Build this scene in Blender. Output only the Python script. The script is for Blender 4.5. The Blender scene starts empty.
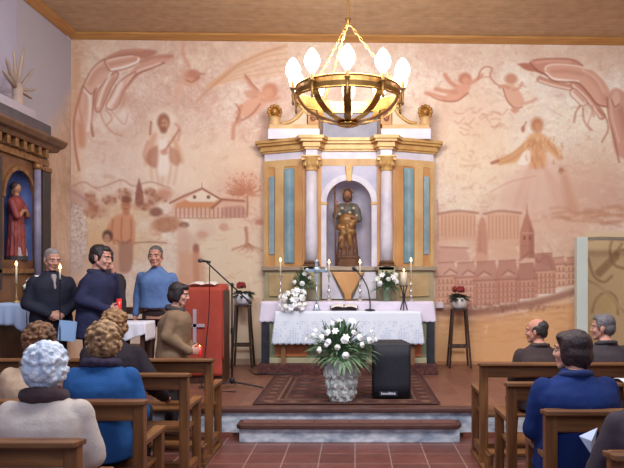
import bpy, math, random
import numpy as np
from mathutils import Vector, Matrix, noise as mnoise
random.seed(7); rng = np.random.default_rng(11)
PI = math.pi
C = bpy.context.scene.collection
F = 660.0; VX = 355.0; VY = 272.0; EYE = 1.7
def PX(px, Y): return (px - VX) * Y / F
def PZ(py, Y): return EYE + (VY - py) * Y / F
def lin(c):
    c = np.asarray(c, float) / 255.0
    return np.where(c <= 0.04045, c / 12.92, ((c + 0.055) / 1.055) ** 2.4)
def V(*a): return Vector(a)

# ---------------------------------------------------------------- materials
MC = {}
def M(name, rgb, rough=0.6, metal=0.0, var=0.15, scale=6.0, bump=0.0, emit=0.0, stretch=(1, 1, 1), detail=4.0, bscale=None, rgb2=None, coat=0.0, spec=0.5):
    if name in MC: return MC[name]
    m = bpy.data.materials.new(name); m.use_nodes = True
    nt = m.node_tree; N = nt.nodes; L = nt.links
    b = N['Principled BSDF']
    b.inputs['Roughness'].default_value = rough; b.inputs['Metallic'].default_value = metal
    b.inputs['Specular IOR Level'].default_value = spec
    tc = N.new('ShaderNodeTexCoord'); mp = N.new('ShaderNodeMapping'); mp.inputs['Scale'].default_value = stretch
    L.new(tc.outputs['Object'], mp.inputs['Vector'])
    nz = N.new('ShaderNodeTexNoise'); nz.inputs['Scale'].default_value = scale; nz.inputs['Detail'].default_value = detail
    L.new(mp.outputs[0], nz.inputs['Vector'])
    cr = N.new('ShaderNodeValToRGB')
    c = lin(rgb)
    if rgb2 is None: lo = c * (1 - var); hi = np.minimum(c * (1 + var), 1)
    else: lo = lin(rgb2); hi = c
    cr.color_ramp.elements[0].position = 0.32; cr.color_ramp.elements[1].position = 0.68
    cr.color_ramp.elements[0].color = (*lo, 1); cr.color_ramp.elements[1].color = (*hi, 1)
    L.new(nz.outputs['Fac'], cr.inputs['Fac']); L.new(cr.outputs[0], b.inputs['Base Color'])
    if emit:
        L.new(cr.outputs[0], b.inputs['Emission Color']); b.inputs['Emission Strength'].default_value = emit
    if bump:
        bp = N.new('ShaderNodeBump'); bp.inputs['Strength'].default_value = bump; bp.inputs['Distance'].default_value = 0.01
        n2 = N.new('ShaderNodeTexNoise'); n2.inputs['Scale'].default_value = bscale or scale * 5; n2.inputs['Detail'].default_value = 5
        L.new(mp.outputs[0], n2.inputs['Vector']); L.new(n2.outputs['Fac'], bp.inputs['Height']); L.new(bp.outputs[0], b.inputs['Normal'])
    MC[name] = m; return m

def M_tile(name, c1, c2, mortar, w, h, off=0.0, rough=0.45, msize=0.008):
    m = bpy.data.materials.new(name); m.use_nodes = True
    nt = m.node_tree; N = nt.nodes; L = nt.links; b = N['Principled BSDF']; b.inputs['Roughness'].default_value = rough
    tc = N.new('ShaderNodeTexCoord'); br = N.new('ShaderNodeTexBrick')
    br.offset = off; br.squash = 1.0
    br.inputs['Scale'].default_value = 1.0; br.inputs['Brick Width'].default_value = w; br.inputs['Row Height'].default_value = h
    br.inputs['Mortar Size'].default_value = msize; br.inputs['Mortar Smooth'].default_value = 0.2
    br.inputs['Color1'].default_value = (*lin(c1), 1); br.inputs['Color2'].default_value = (*lin(c2), 1); br.inputs['Mortar'].default_value = (*lin(mortar), 1)
    L.new(tc.outputs['Object'], br.inputs['Vector'])
    nz = N.new('ShaderNodeTexNoise'); nz.inputs['Scale'].default_value = 7; nz.inputs['Detail'].default_value = 5
    L.new(tc.outputs['Object'], nz.inputs['Vector'])
    mx = N.new('ShaderNodeMix'); mx.data_type = 'RGBA'; mx.blend_type = 'MULTIPLY'; mx.inputs[0].default_value = 0.55
    cr = N.new('ShaderNodeValToRGB'); cr.color_ramp.elements[0].position = .3; cr.color_ramp.elements[1].position = .7
    cr.color_ramp.elements[0].color = (.55, .5, .5, 1); cr.color_ramp.elements[1].color = (1, 1, 1, 1)
    L.new(nz.outputs['Fac'], cr.inputs[0]); L.new(br.outputs['Color'], mx.inputs[6]); L.new(cr.outputs[0], mx.inputs[7]); L.new(mx.outputs[2], b.inputs['Base Color'])
    bp = N.new('ShaderNodeBump'); bp.inputs['Strength'].default_value = 0.3; bp.invert = True; L.new(br.outputs['Fac'], bp.inputs['Height']); L.new(bp.outputs[0], b.inputs['Normal'])
    return m

def M_wood(name, rgb, rgb2, axis='X', rough=0.45, ring=10, spec=.5):
    st = {'X': (0.6, 8, 8), 'Y': (8, 0.6, 8), 'Z': (8, 8, 0.6)}[axis]
    return M(name, rgb, rough=rough, scale=ring / 3.0, rgb2=rgb2, stretch=st, bump=0.08, detail=6, spec=spec)

def M_attr(name, rough=0.85, bump=0.06, bscale=60, spec=0.2):
    m = bpy.data.materials.new(name); m.use_nodes = True
    nt = m.node_tree; N = nt.nodes; L = nt.links; b = N['Principled BSDF']; b.inputs['Roughness'].default_value = rough
    b.inputs['Specular IOR Level'].default_value = spec
    at = N.new('ShaderNodeAttribute'); at.attribute_name = 'paint'
    tc = N.new('ShaderNodeTexCoord'); nz = N.new('ShaderNodeTexNoise'); nz.inputs['Scale'].default_value = bscale; nz.inputs['Detail'].default_value = 4
    L.new(tc.outputs['Object'], nz.inputs['Vector'])
    L.new(at.outputs['Color'], b.inputs['Base Color'])
    bp = N.new('ShaderNodeBump'); bp.inputs['Strength'].default_value = bump; bp.inputs['Distance'].default_value = .01
    L.new(nz.outputs['Fac'], bp.inputs['Height']); L.new(bp.outputs[0], b.inputs['Normal'])
    return m

def M_glow(name, rgb, strength):
    if name in MC: return MC[name]
    m = bpy.data.materials.new(name); m.use_nodes = True
    nt = m.node_tree; N = nt.nodes; L = nt.links; b = N['Principled BSDF']
    b.inputs['Base Color'].default_value = (*lin(rgb), 1); b.inputs['Emission Color'].default_value = (*lin(rgb), 1); b.inputs['Emission Strength'].default_value = strength
    MC[name] = m; return m

# ---------------------------------------------------------------- geometry
class G:
    def __init__(s): s.v = []; s.f = []
    def add(s, vs, fs):
        o = len(s.v); s.v += [tuple(x) for x in vs]; s.f += [tuple(i + o for i in f) for f in fs]; return s
    def box(s, c, size, rot=None):
        hx, hy, hz = size[0] / 2, size[1] / 2, size[2] / 2
        pts = [Vector((x * hx, y * hy, z * hz)) for z in (-1, 1) for y in (-1, 1) for x in (-1, 1)]
        if rot is not None: pts = [rot @ p for p in pts]
        c = Vector(c)
        return s.add([p + c for p in pts], [(0, 2, 3, 1), (4, 5, 7, 6), (0, 1, 5, 4), (2, 6, 7, 3), (0, 4, 6, 2), (1, 3, 7, 5)])
    def bx(s, x0, x1, y0, y1, z0, z1): return s.box(((x0 + x1) / 2, (y0 + y1) / 2, (z0 + z1) / 2), (abs(x1 - x0), abs(y1 - y0), abs(z1 - z0)))
    def ell(s, c, r, rot=None, nu=16, nv=10):
        vs = []; c = Vector(c)
        if not hasattr(r, '__len__'): r = (r, r, r)
        for i in range(1, nv):
            th = PI * i / nv
            for j in range(nu):
                a = 2 * PI * j / nu
                p = Vector((r[0] * math.sin(th) * math.cos(a), r[1] * math.sin(th) * math.sin(a), r[2] * math.cos(th)))
                vs.append(p)
        vs.append(Vector((0, 0, r[2]))); vs.append(Vector((0, 0, -r[2])))
        if rot is not None: vs = [rot @ p for p in vs]
        vs = [p + c for p in vs]; fs = []
        for i in range(nv - 2):
            for j in range(nu):
                a = i * nu + j; b_ = i * nu + (j + 1) % nu
                fs.append((a, a + nu, b_ + nu, b_))
        t = (nv - 1) * nu
        for j in range(nu):
            fs.append((t, j, (j + 1) % nu)); q = (nv - 2) * nu
            fs.append((t + 1, q + (j + 1) % nu, q + j))
        return s.add(vs, fs)
    def tube(s, path, rad, n=10, cap=True, flat=None, closed=False):
        P = [Vector(p) for p in path]; k = len(P)
        if not hasattr(rad, '__len__'): rad = [rad] * k
        T = []
        for i in range(k):
            if closed: d = P[(i + 1) % k] - P[i - 1]
            else: d = P[min(i + 1, k - 1)] - P[max(i - 1, 0)]
            T.append(d.normalized() if d.length > 1e-9 else Vector((0, 0, 1)))
        up = Vector((0, 0, 1)) if abs(T[0].z) < .9 else Vector((1, 0, 0))
        u = T[0].cross(up).normalized(); vs = []
        for i in range(k):
            u = (u - T[i] * u.dot(T[i])).normalized(); w = T[i].cross(u)
            for j in range(n):
                a = 2 * PI * j / n
                fx = 1 if flat is None else flat
                vs.append(P[i] + (u * math.cos(a) + w * math.sin(a) * fx) * rad[i])
        fs = []
        for i in range(k if closed else k - 1):
            for j in range(n):
                a = i * n + j; b_ = i * n + (j + 1) % n; i2 = (i + 1) % k
                fs.append((a, b_, i2 * n + (j + 1) % n, i2 * n + j))
        if cap and not closed:
            fs.append(tuple(range(n - 1, -1, -1))); fs.append(tuple((k - 1) * n + j for j in range(n)))
        return s.add(vs, fs)
    def caps(s, p0, r0, p1, r1, n=12):
        p0 = Vector(p0); p1 = Vector(p1); d = (p1 - p0)
        L = d.length; d = d.normalized() if L > 1e-6 else Vector((0, 0, 1))
        path = []; rad = []
        for a in (80, 55, 28, 0): path.append(p0 - d * r0 * math.sin(math.radians(a))); rad.append(r0 * math.cos(math.radians(a)))
        for a in (0, 28, 55, 80): path.append(p1 + d * r1 * math.sin(math.radians(a))); rad.append(r1 * math.cos(math.radians(a)))
        return s.tube(path, rad, n)
    def lathe(s, prof, c=(0, 0, 0), n=20, cap=True):
        vs = []; c = Vector(c)
        for r, z in prof:
            for j in range(n):
                a = 2 * PI * j / n; vs.append(c + Vector((r * math.cos(a), r * math.sin(a), z)))
        fs = []; k = len(prof)
        for i in range(k - 1):
            for j in range(n):
                a = i * n + j; b_ = i * n + (j + 1) % n
                fs.append((a, b_, b_ + n, a + n))
        if cap: fs.append(tuple(range(n - 1, -1, -1))); fs.append(tuple((k - 1) * n + j for j in range(n)))
        return s.add(vs, fs)
    def prism(s, poly, z0, z1, fn=None):
        # poly list of 2D points counter-clockwise; fn maps (a,b,z)->3D
        fn = fn or (lambda a, b, z: (a, b, z)); n = len(poly)
        vs = [fn(a, b, z0) for a, b in poly] + [fn(a, b, z1) for a, b in poly]
        fs = [tuple(range(n - 1, -1, -1)), tuple(range(n, 2 * n))] + [(i, (i + 1) % n, n + (i + 1) % n, n + i) for i in range(n)]
        return s.add(vs, fs)
    def grid(s, nx, ny, fn, thick=None):
        vs = [fn(i / nx, j / ny) for j in range(ny + 1) for i in range(nx + 1)]
        fs = [(j * (nx + 1) + i, j * (nx + 1) + i + 1, (j + 1) * (nx + 1) + i + 1, (j + 1) * (nx + 1) + i) for j in range(ny) for i in range(nx)]
        return s.add(vs, fs)
    def mesh(s, name='m', smooth=False):
        me = bpy.data.meshes.new(name); me.from_pydata(s.v, [], s.f); me.update()
        if smooth: me.polygons.foreach_set('use_smooth', [True] * len(me.polygons))
        return me

def obj(name, g, mat, parent=None, smooth=False, bevel=0.0, loc=None, rotz=0.0, solid=0.0):
    me = g if isinstance(g, bpy.types.Mesh) else g.mesh(name, smooth)
    me.name = name
    o = bpy.data.objects.new(name, me); C.objects.link(o)
    if mat is not None and len(me.materials) == 0: me.materials.append(mat)
    if parent is not None: o.parent = parent
    if loc is not None: o.location = loc
    if rotz: o.rotation_euler = (0, 0, rotz)
    if solid:
        md = o.modifiers.new('solid', 'SOLIDIFY'); md.thickness = solid; md.offset = 0
    if bevel:
        md = o.modifiers.new('bevel', 'BEVEL'); md.width = bevel; md.segments = 2; md.limit_method = 'ANGLE'
    return o
def tag(o, label, cat, group=None):
    o['label'] = label; o['category'] = cat
    if group: o['group'] = group
    return o
def thing(name, label, cat, loc=(0, 0, 0), rotz=0.0, group=None):
    o = bpy.data.objects.new(name, None); C.objects.link(o); o.empty_display_size = .1
    o.location = loc; o.rotation_euler = (0, 0, rotz); return tag(o, label, cat, group)
def struct(name, g, mat, parent=None, **k):
    o = obj(name, g, mat, parent, **k); o['kind'] = 'structure'; return o
def dup(root, loc, rotz=None, label=None):
    r = root.copy(); C.objects.link(r); r.location = loc
    if rotz is not None: r.rotation_euler = (0, 0, rotz)
    if label: r['label'] = label
    for ch in list(root.children):
        c = ch.copy(); C.objects.link(c); c.parent = r
        for g2 in list(ch.children):
            d = g2.copy(); C.objects.link(d); d.parent = c
    return r
def remesh(g, voxel, smooth=4, fac=.5, disp=0.0, dscale=9.0, disp2=0.0, dscale2=40., seed=0):
    me = g.mesh('tmp'); o = bpy.data.objects.new('tmp', me); C.objects.link(o)
    md = o.modifiers.new('r', 'REMESH'); md.mode = 'VOXEL'; md.voxel_size = voxel; md.use_smooth_shade = True
    if smooth:
        ms = o.modifiers.new('s', 'SMOOTH'); ms.iterations = smooth; ms.factor = fac
    dg = bpy.context.evaluated_depsgraph_get(); dg.update()
    out = bpy.data.meshes.new_from_object(o.evaluated_get(dg))
    bpy.data.objects.remove(o); bpy.data.meshes.remove(me)
    if disp or disp2:
        off = Vector((seed * 3.1, seed * 1.7, seed * .9))
        co = [v.co.copy() for v in out.vertices]; no = [v.normal.copy() for v in out.vertices]
        for v, c_, n_ in zip(out.vertices, co, no):
            d = 0
            if disp: d += disp * mnoise.noise(c_ * dscale + off)
            if disp2: d += disp2 * mnoise.noise(c_ * dscale2 + off)
            v.co = c_ + n_ * d
        out.update()
    out.polygons.foreach_set('use_smooth', [True] * len(out.polygons))
    return out

# ---------------------------------------------------------------- painted surfaces (vertex colour)
def fnoise(h, w, beta, seed):
    r = np.random.default_rng(seed); f = np.fft.rfft2(r.standard_normal((h, w)))
    ky = np.fft.fftfreq(h)[:, None]; kx = np.fft.rfftfreq(w)[None]
    k = np.sqrt(ky ** 2 + kx ** 2); k[0, 0] = 1; f /= k ** beta; f[0, 0] = 0
    n = np.fft.irfft2(f, (h, w)); n -= n.mean(); return n / (n.std() + 1e-9)
def crom(pts, n=8):
    P = [np.array(p, float) for p in pts]
    if len(P) < 3: return np.array(P)
    P = [2 * P[0] - P[1]] + P + [2 * P[-1] - P[-2]]; out = []
    for i in range(1, len(P) - 2):
        for t in np.linspace(0, 1, n, endpoint=False):
            a, b, c, d = P[i - 1:i + 3]
            out.append(.5 * ((2 * b) + (-a + c) * t + (2 * a - 5 * b + 4 * c - d) * t * t + (-a + 3 * b - 3 * c + d) * t ** 3))
    out.append(P[-2]); return np.array(out)
class Paint:
    def __init__(s, x0, y0, x1, y1, S, base):
        s.x0, s.y0, s.S = x0, y0, S
        s.w = int((x1 - x0) * S) + 1; s.h = int((y1 - y0) * S) + 1
        s.c = np.ones((s.h, s.w, 3)) * np.array(base, float)
        yy, xx = np.mgrid[0:s.h, 0:s.w]; s.X = x0 + xx / S; s.Y = y0 + yy / S
    def win(s, x0, y0, x1, y1):
        a = max(0, int((x0 - s.x0) * s.S)); b = min(s.w, int((x1 - s.x0) * s.S) + 2); c = max(0, int((y0 - s.y0) * s.S)); d = min(s.h, int((y1 - s.y0) * s.S) + 2)
        return (slice(c, d), slice(a, b)) if b > a and d > c else None
    def mix(s, w, a, col):
        a = np.clip(a, 0, 1)[..., None]; s.c[w] = s.c[w] * (1 - a) + np.array(col, float) * a
    def stroke(s, pts, wd, col, al=1., soft=.8, sm=True, taper=False):
        P = crom(pts) if sm else np.array(pts, float); m = wd + soft + 1
        w = s.win(P[:, 0].min() - m, P[:, 1].min() - m, P[:, 0].max() + m, P[:, 1].max() + m)
        if w is None: return
        X, Y = s.X[w], s.Y[w]; D = np.full(X.shape, 1e9); n = len(P) - 1
        for i in range(n):
            a, b = P[i], P[i + 1]; d = b - a; L = d @ d + 1e-9
            t = np.clip(((X - a[0]) * d[0] + (Y - a[1]) * d[1]) / L, 0, 1)
            q = np.hypot(X - a[0] - t * d[0], Y - a[1] - t * d[1])
            ww = wd / 2
            if taper: ww = wd / 2 * (1 - .75 * abs(2 * (i + t) / n - 1))
            D = np.minimum(D, q - ww)
        s.mix(w, al * np.clip(.5 - D / (2 * soft), 0, 1), col)
    def poly(s, pts, col, al=1., soft=1., sm=True):
        P = crom(list(pts) + [pts[0]], 5) if sm else np.array(list(pts) + [pts[0]], float); m = soft + 1
        w = s.win(P[:, 0].min() - m, P[:, 1].min() - m, P[:, 0].max() + m, P[:, 1].max() + m)
        if w is None: return
        X, Y = s.X[w], s.Y[w]; D = np.full(X.shape, 1e9); ins = np.zeros(X.shape, bool)
        for i in range(len(P) - 1):
            a, b = P[i], P[i + 1]; d = b - a; L = d @ d + 1e-9
            t = np.clip(((X - a[0]) * d[0] + (Y - a[1]) * d[1]) / L, 0, 1)
            D = np.minimum(D, np.hypot(X - a[0] - t * d[0], Y - a[1] - t * d[1]))
            if a[1] != b[1]:
                cr = ((a[1] > Y) != (b[1] > Y)) & (X < d[0] * (Y - a[1]) / d[1] + a[0]); ins ^= cr
        D = np.where(ins, -D, D); s.mix(w, al * np.clip(.5 - D / (2 * soft), 0, 1), col)
    def ell(s, cx, cy, rx, ry, col, al=1., soft=.25):
        w = s.win(cx - rx * (1 + soft) - 1, cy - ry * (1 + soft) - 1, cx + rx * (1 + soft) + 1, cy + ry * (1 + soft) + 1)
        if w is None: return
        r = np.hypot((s.X[w] - cx) / rx, (s.Y[w] - cy) / ry); s.mix(w, al * np.clip(.5 - (r - 1) / (2 * soft), 0, 1), col)
    def dots(s, cx, cy, rx, ry, n, r, col, al=.6, seed=0):
        q = np.random.default_rng(seed)
        for _ in range(n):
            a = q.uniform(0, 2 * PI); d = math.sqrt(q.uniform()); cc = np.array(col) + q.normal(0, 8)
            s.ell(cx + rx * d * math.cos(a), cy + ry * d * math.sin(a), r * q.uniform(.5, 1.3), r * q.uniform(.5, 1.3), cc, al * q.uniform(.5, 1), .5)
    def mesh(s, name, fn):
        # fn(X,Y)-> Nx3 array
        co = fn(s.X.ravel(), s.Y.ravel()).astype(np.float32); n = s.w * s.h
        me = bpy.data.meshes.new(name); me.vertices.add(n); me.vertices.foreach_set('co', co.ravel())
        jj, ii = np.mgrid[0:s.h - 1, 0:s.w - 1]; a = (jj * s.w + ii).ravel()
        q = np.stack([a, a + s.w, a + s.w + 1, a + 1], 1).astype(np.int32); nf = len(q)
        me.loops.add(nf * 4); me.loops.foreach_set('vertex_index', q.ravel())
        me.polygons.add(nf); me.polygons.foreach_set('loop_start', np.arange(nf, dtype=np.int32) * 4)
        me.update(calc_edges=True)
        at = me.attributes.new('paint', 'FLOAT_COLOR', 'POINT'); col = np.ones((n, 4), np.float32); col[:, :3] = lin(np.clip(s.c, 0, 255)).reshape(-1, 3)
        at.data.foreach_set('color', col.ravel()); return me
# ================================================================ ROOM
YW = 10.0; XL = PX(71, YW); XR = 4.75; ZC = PZ(35, YW); ZCR = PZ(41, YW); ZP = 0.30; YS = 6.8
# ---- mural
def paint_mural():
    p = Paint(69, 30, 672, 376, 1.5, (234, 214, 190))
    h, w = p.h, p.w
    n1 = fnoise(h, w, 1.25, 1); n2 = fnoise(h, w, .75, 2); n3 = fnoise(h, w, 1.3, 3)
    light = np.array((248, 238, 222.)); pink = np.array((222, 184, 164.)); cream = np.array((250, 236, 204.))
    a = np.clip(.52 + .26 * n1, 0, 1)[..., None]; p.c = pink * (1 - a) + light * a
    a = np.clip(.25 * n3 - .02, 0, .6)[..., None]; p.c = p.c * (1 - a) + cream * a
    p.c += n2[..., None] * np.array((5, 6.5, 6.5))
    # broad zones
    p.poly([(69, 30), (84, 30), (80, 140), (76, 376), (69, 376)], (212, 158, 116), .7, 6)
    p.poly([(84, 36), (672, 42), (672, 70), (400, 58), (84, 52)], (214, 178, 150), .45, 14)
    p.ell(130, 160, 60, 40, (238, 216, 196), .5, .5); p.ell(215, 165, 45, 30, (242, 214, 182), .6, .5)
    p.ell(480, 160, 40, 40, (242, 212, 172), .55, .5); p.ell(470, 110, 50, 30, (238, 200, 168), .5, .5)
    p.ell(595, 190, 40, 45, (212, 172, 146), .6, .5); p.ell(545, 190, 45, 34, (232, 202, 178), .5, .5)
    p.ell(225, 260, 45, 45, (242, 222, 190), .8, .4); p.ell(248, 320, 30, 60, (238, 212, 178), .8, .4)
    p.ell(100, 250, 28, 22, (226, 186, 132), .6, .5); p.ell(250, 180, 14, 40, (240, 205, 172), .6, .5)
    p.poly([(437, 315), (500, 316), (577, 302), (600, 376), (437, 376)], (232, 172, 112), .85, 8)
    p.poly([(437, 325), (455, 320), (470, 376), (437, 376)], (238, 190, 136), .6, 6)
    p.poly([(437, 205), (460, 215), (577, 205), (577, 262), (437, 262)], (222, 176, 146), .6, 8)
    br = (172, 108, 84); dk = (150, 92, 72); fl = (232, 186, 160); fd = (202, 142, 114); ln = (178, 112, 90); pk = (208, 146, 122)
    # swirls of cloud
    q = np.random.default_rng(5)
    for _ in range(150):
        x, y = q.uniform(80, 660), q.uniform(45, 180); a = q.uniform(0, 6.3); r = q.uniform(4, 13); ar = q.uniform(.8, 2.5)
        pts = [(x + r * math.cos(a + t), y + .6 * r * math.sin(a + t)) for t in np.linspace(0, ar, 5)]
        p.stroke(pts, q.uniform(1, 3.5), q.choice([0, 1]) and (236, 210, 186) or (206, 158, 132), q.uniform(.15, .38), 1.5)
    for _ in range(220):
        x, y = q.uniform(440, 575), q.uniform(150, 330) ; L = q.uniform(6, 22)
        p.stroke([(x, y), (x + L / 2, y + q.normal(0, 1.5)), (x + L, y + q.normal(0, 2))], q.uniform(.8, 2.5), (206, 148, 116) if q.uniform() < .5 else (238, 204, 168), q.uniform(.12, .35), 1.2)
    for _ in range(1500):
        x, y = q.uniform(70, 665), q.uniform(38, 330); a = q.uniform(0, 6.3); L = q.uniform(2.5, 9); b = a + q.normal(0, .6)
        dk_ = q.uniform() < .5
        p.stroke([(x, y), (x + L * .5 * math.cos(a), y + L * .4 * math.sin(a)), (x + L * .5 * (math.cos(a) + math.cos(b)), y + L * .4 * (math.sin(a) + math.sin(b)))], q.uniform(.7, 2.2), (204, 150, 128) if dk_ else (252, 238, 224), q.uniform(.12, .42), 1)
    # ---- great open hand, left
    def finger(pts, wd, base=(230, 186, 164), sh=(200, 140, 116), hi=(252, 234, 220), out=(168, 104, 84), side=1, al=.95):
        P = crom(pts, 6); T = np.gradient(P, axis=0); Nn = np.stack([-T[:, 1], T[:, 0]], 1); Nn /= np.hypot(Nn[:, 0], Nn[:, 1])[:, None] + 1e-9
        p.stroke(P, wd + 1.8, out, .75, .7, sm=False); p.stroke(P, wd, base, al, .6, sm=False)
        p.stroke(P + Nn * wd * .24 * side, wd * .42, sh, .75, wd * .22, sm=False); p.stroke(P - Nn * wd * .22 * side, wd * .22, hi, .8, wd * .16, sm=False); p.stroke(P - Nn * wd * .43 * side, .9, (250, 230, 214), .6, .6, sm=False)
    dsk = dict(base=(196, 138, 116), sh=(172, 110, 90), hi=(216, 166, 144)); rim = (253, 240, 228)
    def shade(pts, base=fl, edge=(166, 100, 80), al=.9, ew=1.2):
        p.poly(pts, base, al, 1.2); p.stroke(list(pts) + [pts[0]], ew, edge, .7, .7)
    p.poly([(83, 86), (78, 100), (74, 120), (75, 148), (84, 146), (92, 118), (97, 88), (92, 78)], (232, 192, 168), .85, 2)
    p.poly([(77, 122), (84, 124), (85, 146), (78, 144)], (202, 140, 108), .7, 2.5); p.stroke([(86, 92), (85, 108), (80, 124)], 5, (212, 158, 132), .6, 3)
    p.stroke([(83, 86), (78, 102), (74, 122), (75, 146), (79, 170)], 2, br, .8, 1); p.stroke([(95, 88), (93, 105), (91, 122), (93, 136)], 2.2, (172, 106, 84), .85, 1)
    p.stroke([(85, 90), (90, 98), (90, 118), (88, 130)], 3, rim, .8, 1.2); p.stroke([(81, 92), (79.5, 108), (82, 120)], 1.6, fd, .7, 1)
    p.poly([(104, 59), (112, 54), (124, 50), (140, 49), (157, 51), (150, 57), (138, 59), (120, 57)], (186, 124, 102), .9, 1.5); p.stroke([(112, 55), (126, 51.5), (142, 50.5)], 1.6, (214, 160, 138), .7, 1)
    p.poly([(136, 66), (148, 60), (160, 57), (172, 56), (168, 62), (152, 68), (138, 76), (126, 90), (118, 88)], (214, 158, 136), .9, 1.4)
    p.stroke([(128, 84), (138, 74), (152, 68), (164, 63)], 1.5, (160, 96, 78), .8, .9); p.stroke([(128, 80), (138, 71), (152, 66), (160, 63)], 1.8, rim, .6, .9); p.stroke([(140, 62), (155, 57), (172, 56)], 3, (184, 116, 94), .75, 1.6)
    shade([(83, 86), (90, 72), (98, 63), (106, 60), (113, 70), (106, 82), (97, 88), (91, 94)], (228, 182, 158)); p.stroke([(90, 82), (98, 71), (106, 68)], 6, (204, 146, 120), .65, 3); p.stroke([(98, 87), (106, 81), (112, 71)], 2, rim, .75, 1); p.stroke([(87, 82), (93, 71), (101, 64)], 1.4, (244, 214, 196), .7, .9)
    shade([(104, 60), (116, 57), (130, 55), (138, 55.5), (140, 59), (136, 64), (124, 69), (111, 71), (107, 67)], (230, 184, 162)); p.stroke([(111, 64.5), (124, 61.5), (135, 59.5)], 4.5, (204, 144, 120), .7, 2); p.stroke([(112, 69.6), (124, 67), (137, 62), (139, 58.5)], 2.2, rim, .95, .8); p.stroke([(108, 60.5), (120, 57.5), (132, 56)], 1.3, rim, .6, .8)
    shade([(97, 92), (106, 80), (116, 72), (118, 76), (111, 88), (104, 104), (99, 112), (95, 108)], (222, 172, 148)); p.stroke([(110, 76), (103, 90), (98, 106)], 2.4, rim, .75, 1); p.stroke([(114, 78), (107, 90), (102, 104)], 2.4, (200, 140, 116), .6, 1.2)
    shade([(116, 86), (124, 78), (136, 72), (130, 82), (123, 92), (119, 104), (112, 110), (106, 106), (111, 96)], (234, 192, 170)); p.stroke([(121, 84), (115, 97), (109, 106)], 4, rim, .75, 1.8); p.stroke([(126, 86), (120, 98), (115, 107)], 3, (206, 148, 124), .7, 1.6); p.stroke([(124, 94), (123, 104), (117, 113)], 4, (206, 148, 122), .65, 2)
    p.ell(122, 118, 10, 9, (252, 240, 228), .6, .5); p.ell(104, 122, 8, 8, (250, 236, 222), .5, .5)
    p.stroke([(100, 112), (104, 122), (112, 132), (122, 136)], 1.6, (206, 146, 116), .7, 1); p.stroke([(106, 110), (112, 118), (106, 126)], 1.6, (204, 146, 120), .7, 1); p.stroke([(112, 112), (124, 124), (128, 114)], 1.4, (206, 150, 124), .6, 1)
    # ---- robed figure, left
    p.ell(163, 121, 13, 14, (246, 230, 208), .7, .4); p.ell(163, 165, 24, 34, (240, 216, 192), .75, .4)
    p.poly([(150, 136), (163, 132), (177, 138), (184, 160), (180, 186), (150, 188), (143, 160)], (240, 218, 196), .8, 3)
    for a_ in ([(154, 136), (150, 152), (152, 180)], [(163, 138), (164, 160), (162, 186)], [(174, 138), (178, 156), (174, 184)], [(158, 146), (157, 170), (159, 186)], [(169, 142), (171, 166), (168, 184)]): p.stroke(a_, 2.0, (210, 156, 128), .5, 1.8)
    p.poly([(150, 136), (157, 134), (151, 160), (144, 164)], (214, 160, 124), .6, 2); p.poly([(172, 136), (180, 146), (184, 162), (177, 160)], (214, 160, 124), .6, 2)
    p.stroke([(148, 142), (144, 156), (151, 164)], 3, pk, .7, 1.4); p.stroke([(178, 140), (180, 130), (176, 124)], 2.5, pk, .7, 1.2)
    p.poly([(149, 150), (157, 146), (160, 158), (156, 168), (148, 164), (146, 156)], (184, 124, 98), .75, 1.6); p.poly([(169, 146), (177, 150), (181, 160), (176, 166), (168, 158)], (196, 136, 108), .75, 1.6); p.poly([(159, 140), (167, 140), (168, 172), (158, 172)], (250, 236, 222), .85, 2)
    p.stroke([(179, 130), (171, 142), (164, 152)], 2.2, (184, 122, 98), .8, 1); p.ell(164, 152, 4, 3, (210, 152, 124), .8, .4)
    p.ell(163.5, 122, 6.2, 8.5, (160, 102, 78), .95, .25); p.ell(164.5, 124, 3.6, 5.5, (206, 152, 122), .9, .3); p.ell(163.5, 130, 3.5, 3.5, (150, 94, 72), .8, .4)
    p.ell(164.5, 123, .8, .6, (110, 70, 56), .9, .4); p.ell(161.8, 123, .8, .6, (110, 70, 56), .9, .4); p.stroke([(151, 122), (150, 134)], 2, br, .8, .9)
    # ---- cherubs and palm
    p.ell(192, 76, 8.5, 6.5, (196, 132, 106), .95, .25); p.ell(189, 81, 6, 4, (222, 166, 138), .8, .4); p.stroke([(184, 43), (183, 54), (189, 66)], 3.2, (212, 156, 130), .8, 1.6); p.stroke([(185, 72), (180, 86), (176, 98)], 7, (224, 172, 144), .6, 3); p.stroke([(200, 74), (204, 74)], 2, br, .6, 1)
    p.stroke([(186, 80), (192, 82), (199, 77)], 1.2, br, .8, .8)
    for k in range(11):
        t = k / 10; p.stroke([(212 - 6 * t, 82 + 6 * t), (232 + 6 * t, 66 + 14 * t), (262 + 10 * t, 50 + 22 * t + 4 * t * t), (286 + 2 * t, 44 + 30 * t)], 1.5, (212, 162, 122) if k % 2 else (232, 192, 152), .7, 1.1)
    p.stroke([(196, 103), (206, 92), (222, 78), (244, 62), (286, 45)], 3, (206, 148, 112), .8, 1.4, taper=True)
    p.ell(270, 91, 8, 8.5, (206, 142, 112), .95, .25); p.ell(268, 93, 5, 5, (224, 168, 138), .8, .4); p.stroke([(246, 77), (252, 86), (260, 95)], 4.6, (214, 156, 128), .95, 1.2); p.stroke([(245, 75), (252, 84), (258, 90)], 1.2, ln, .8, .7)
    p.poly([(258, 94), (268, 100), (258, 112), (246, 118), (238, 110), (247, 100)], (226, 172, 144), .95, 1.4); p.stroke([(260, 104), (252, 114), (242, 120), (236, 118)], 1.6, ln, .85, .9)
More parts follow.
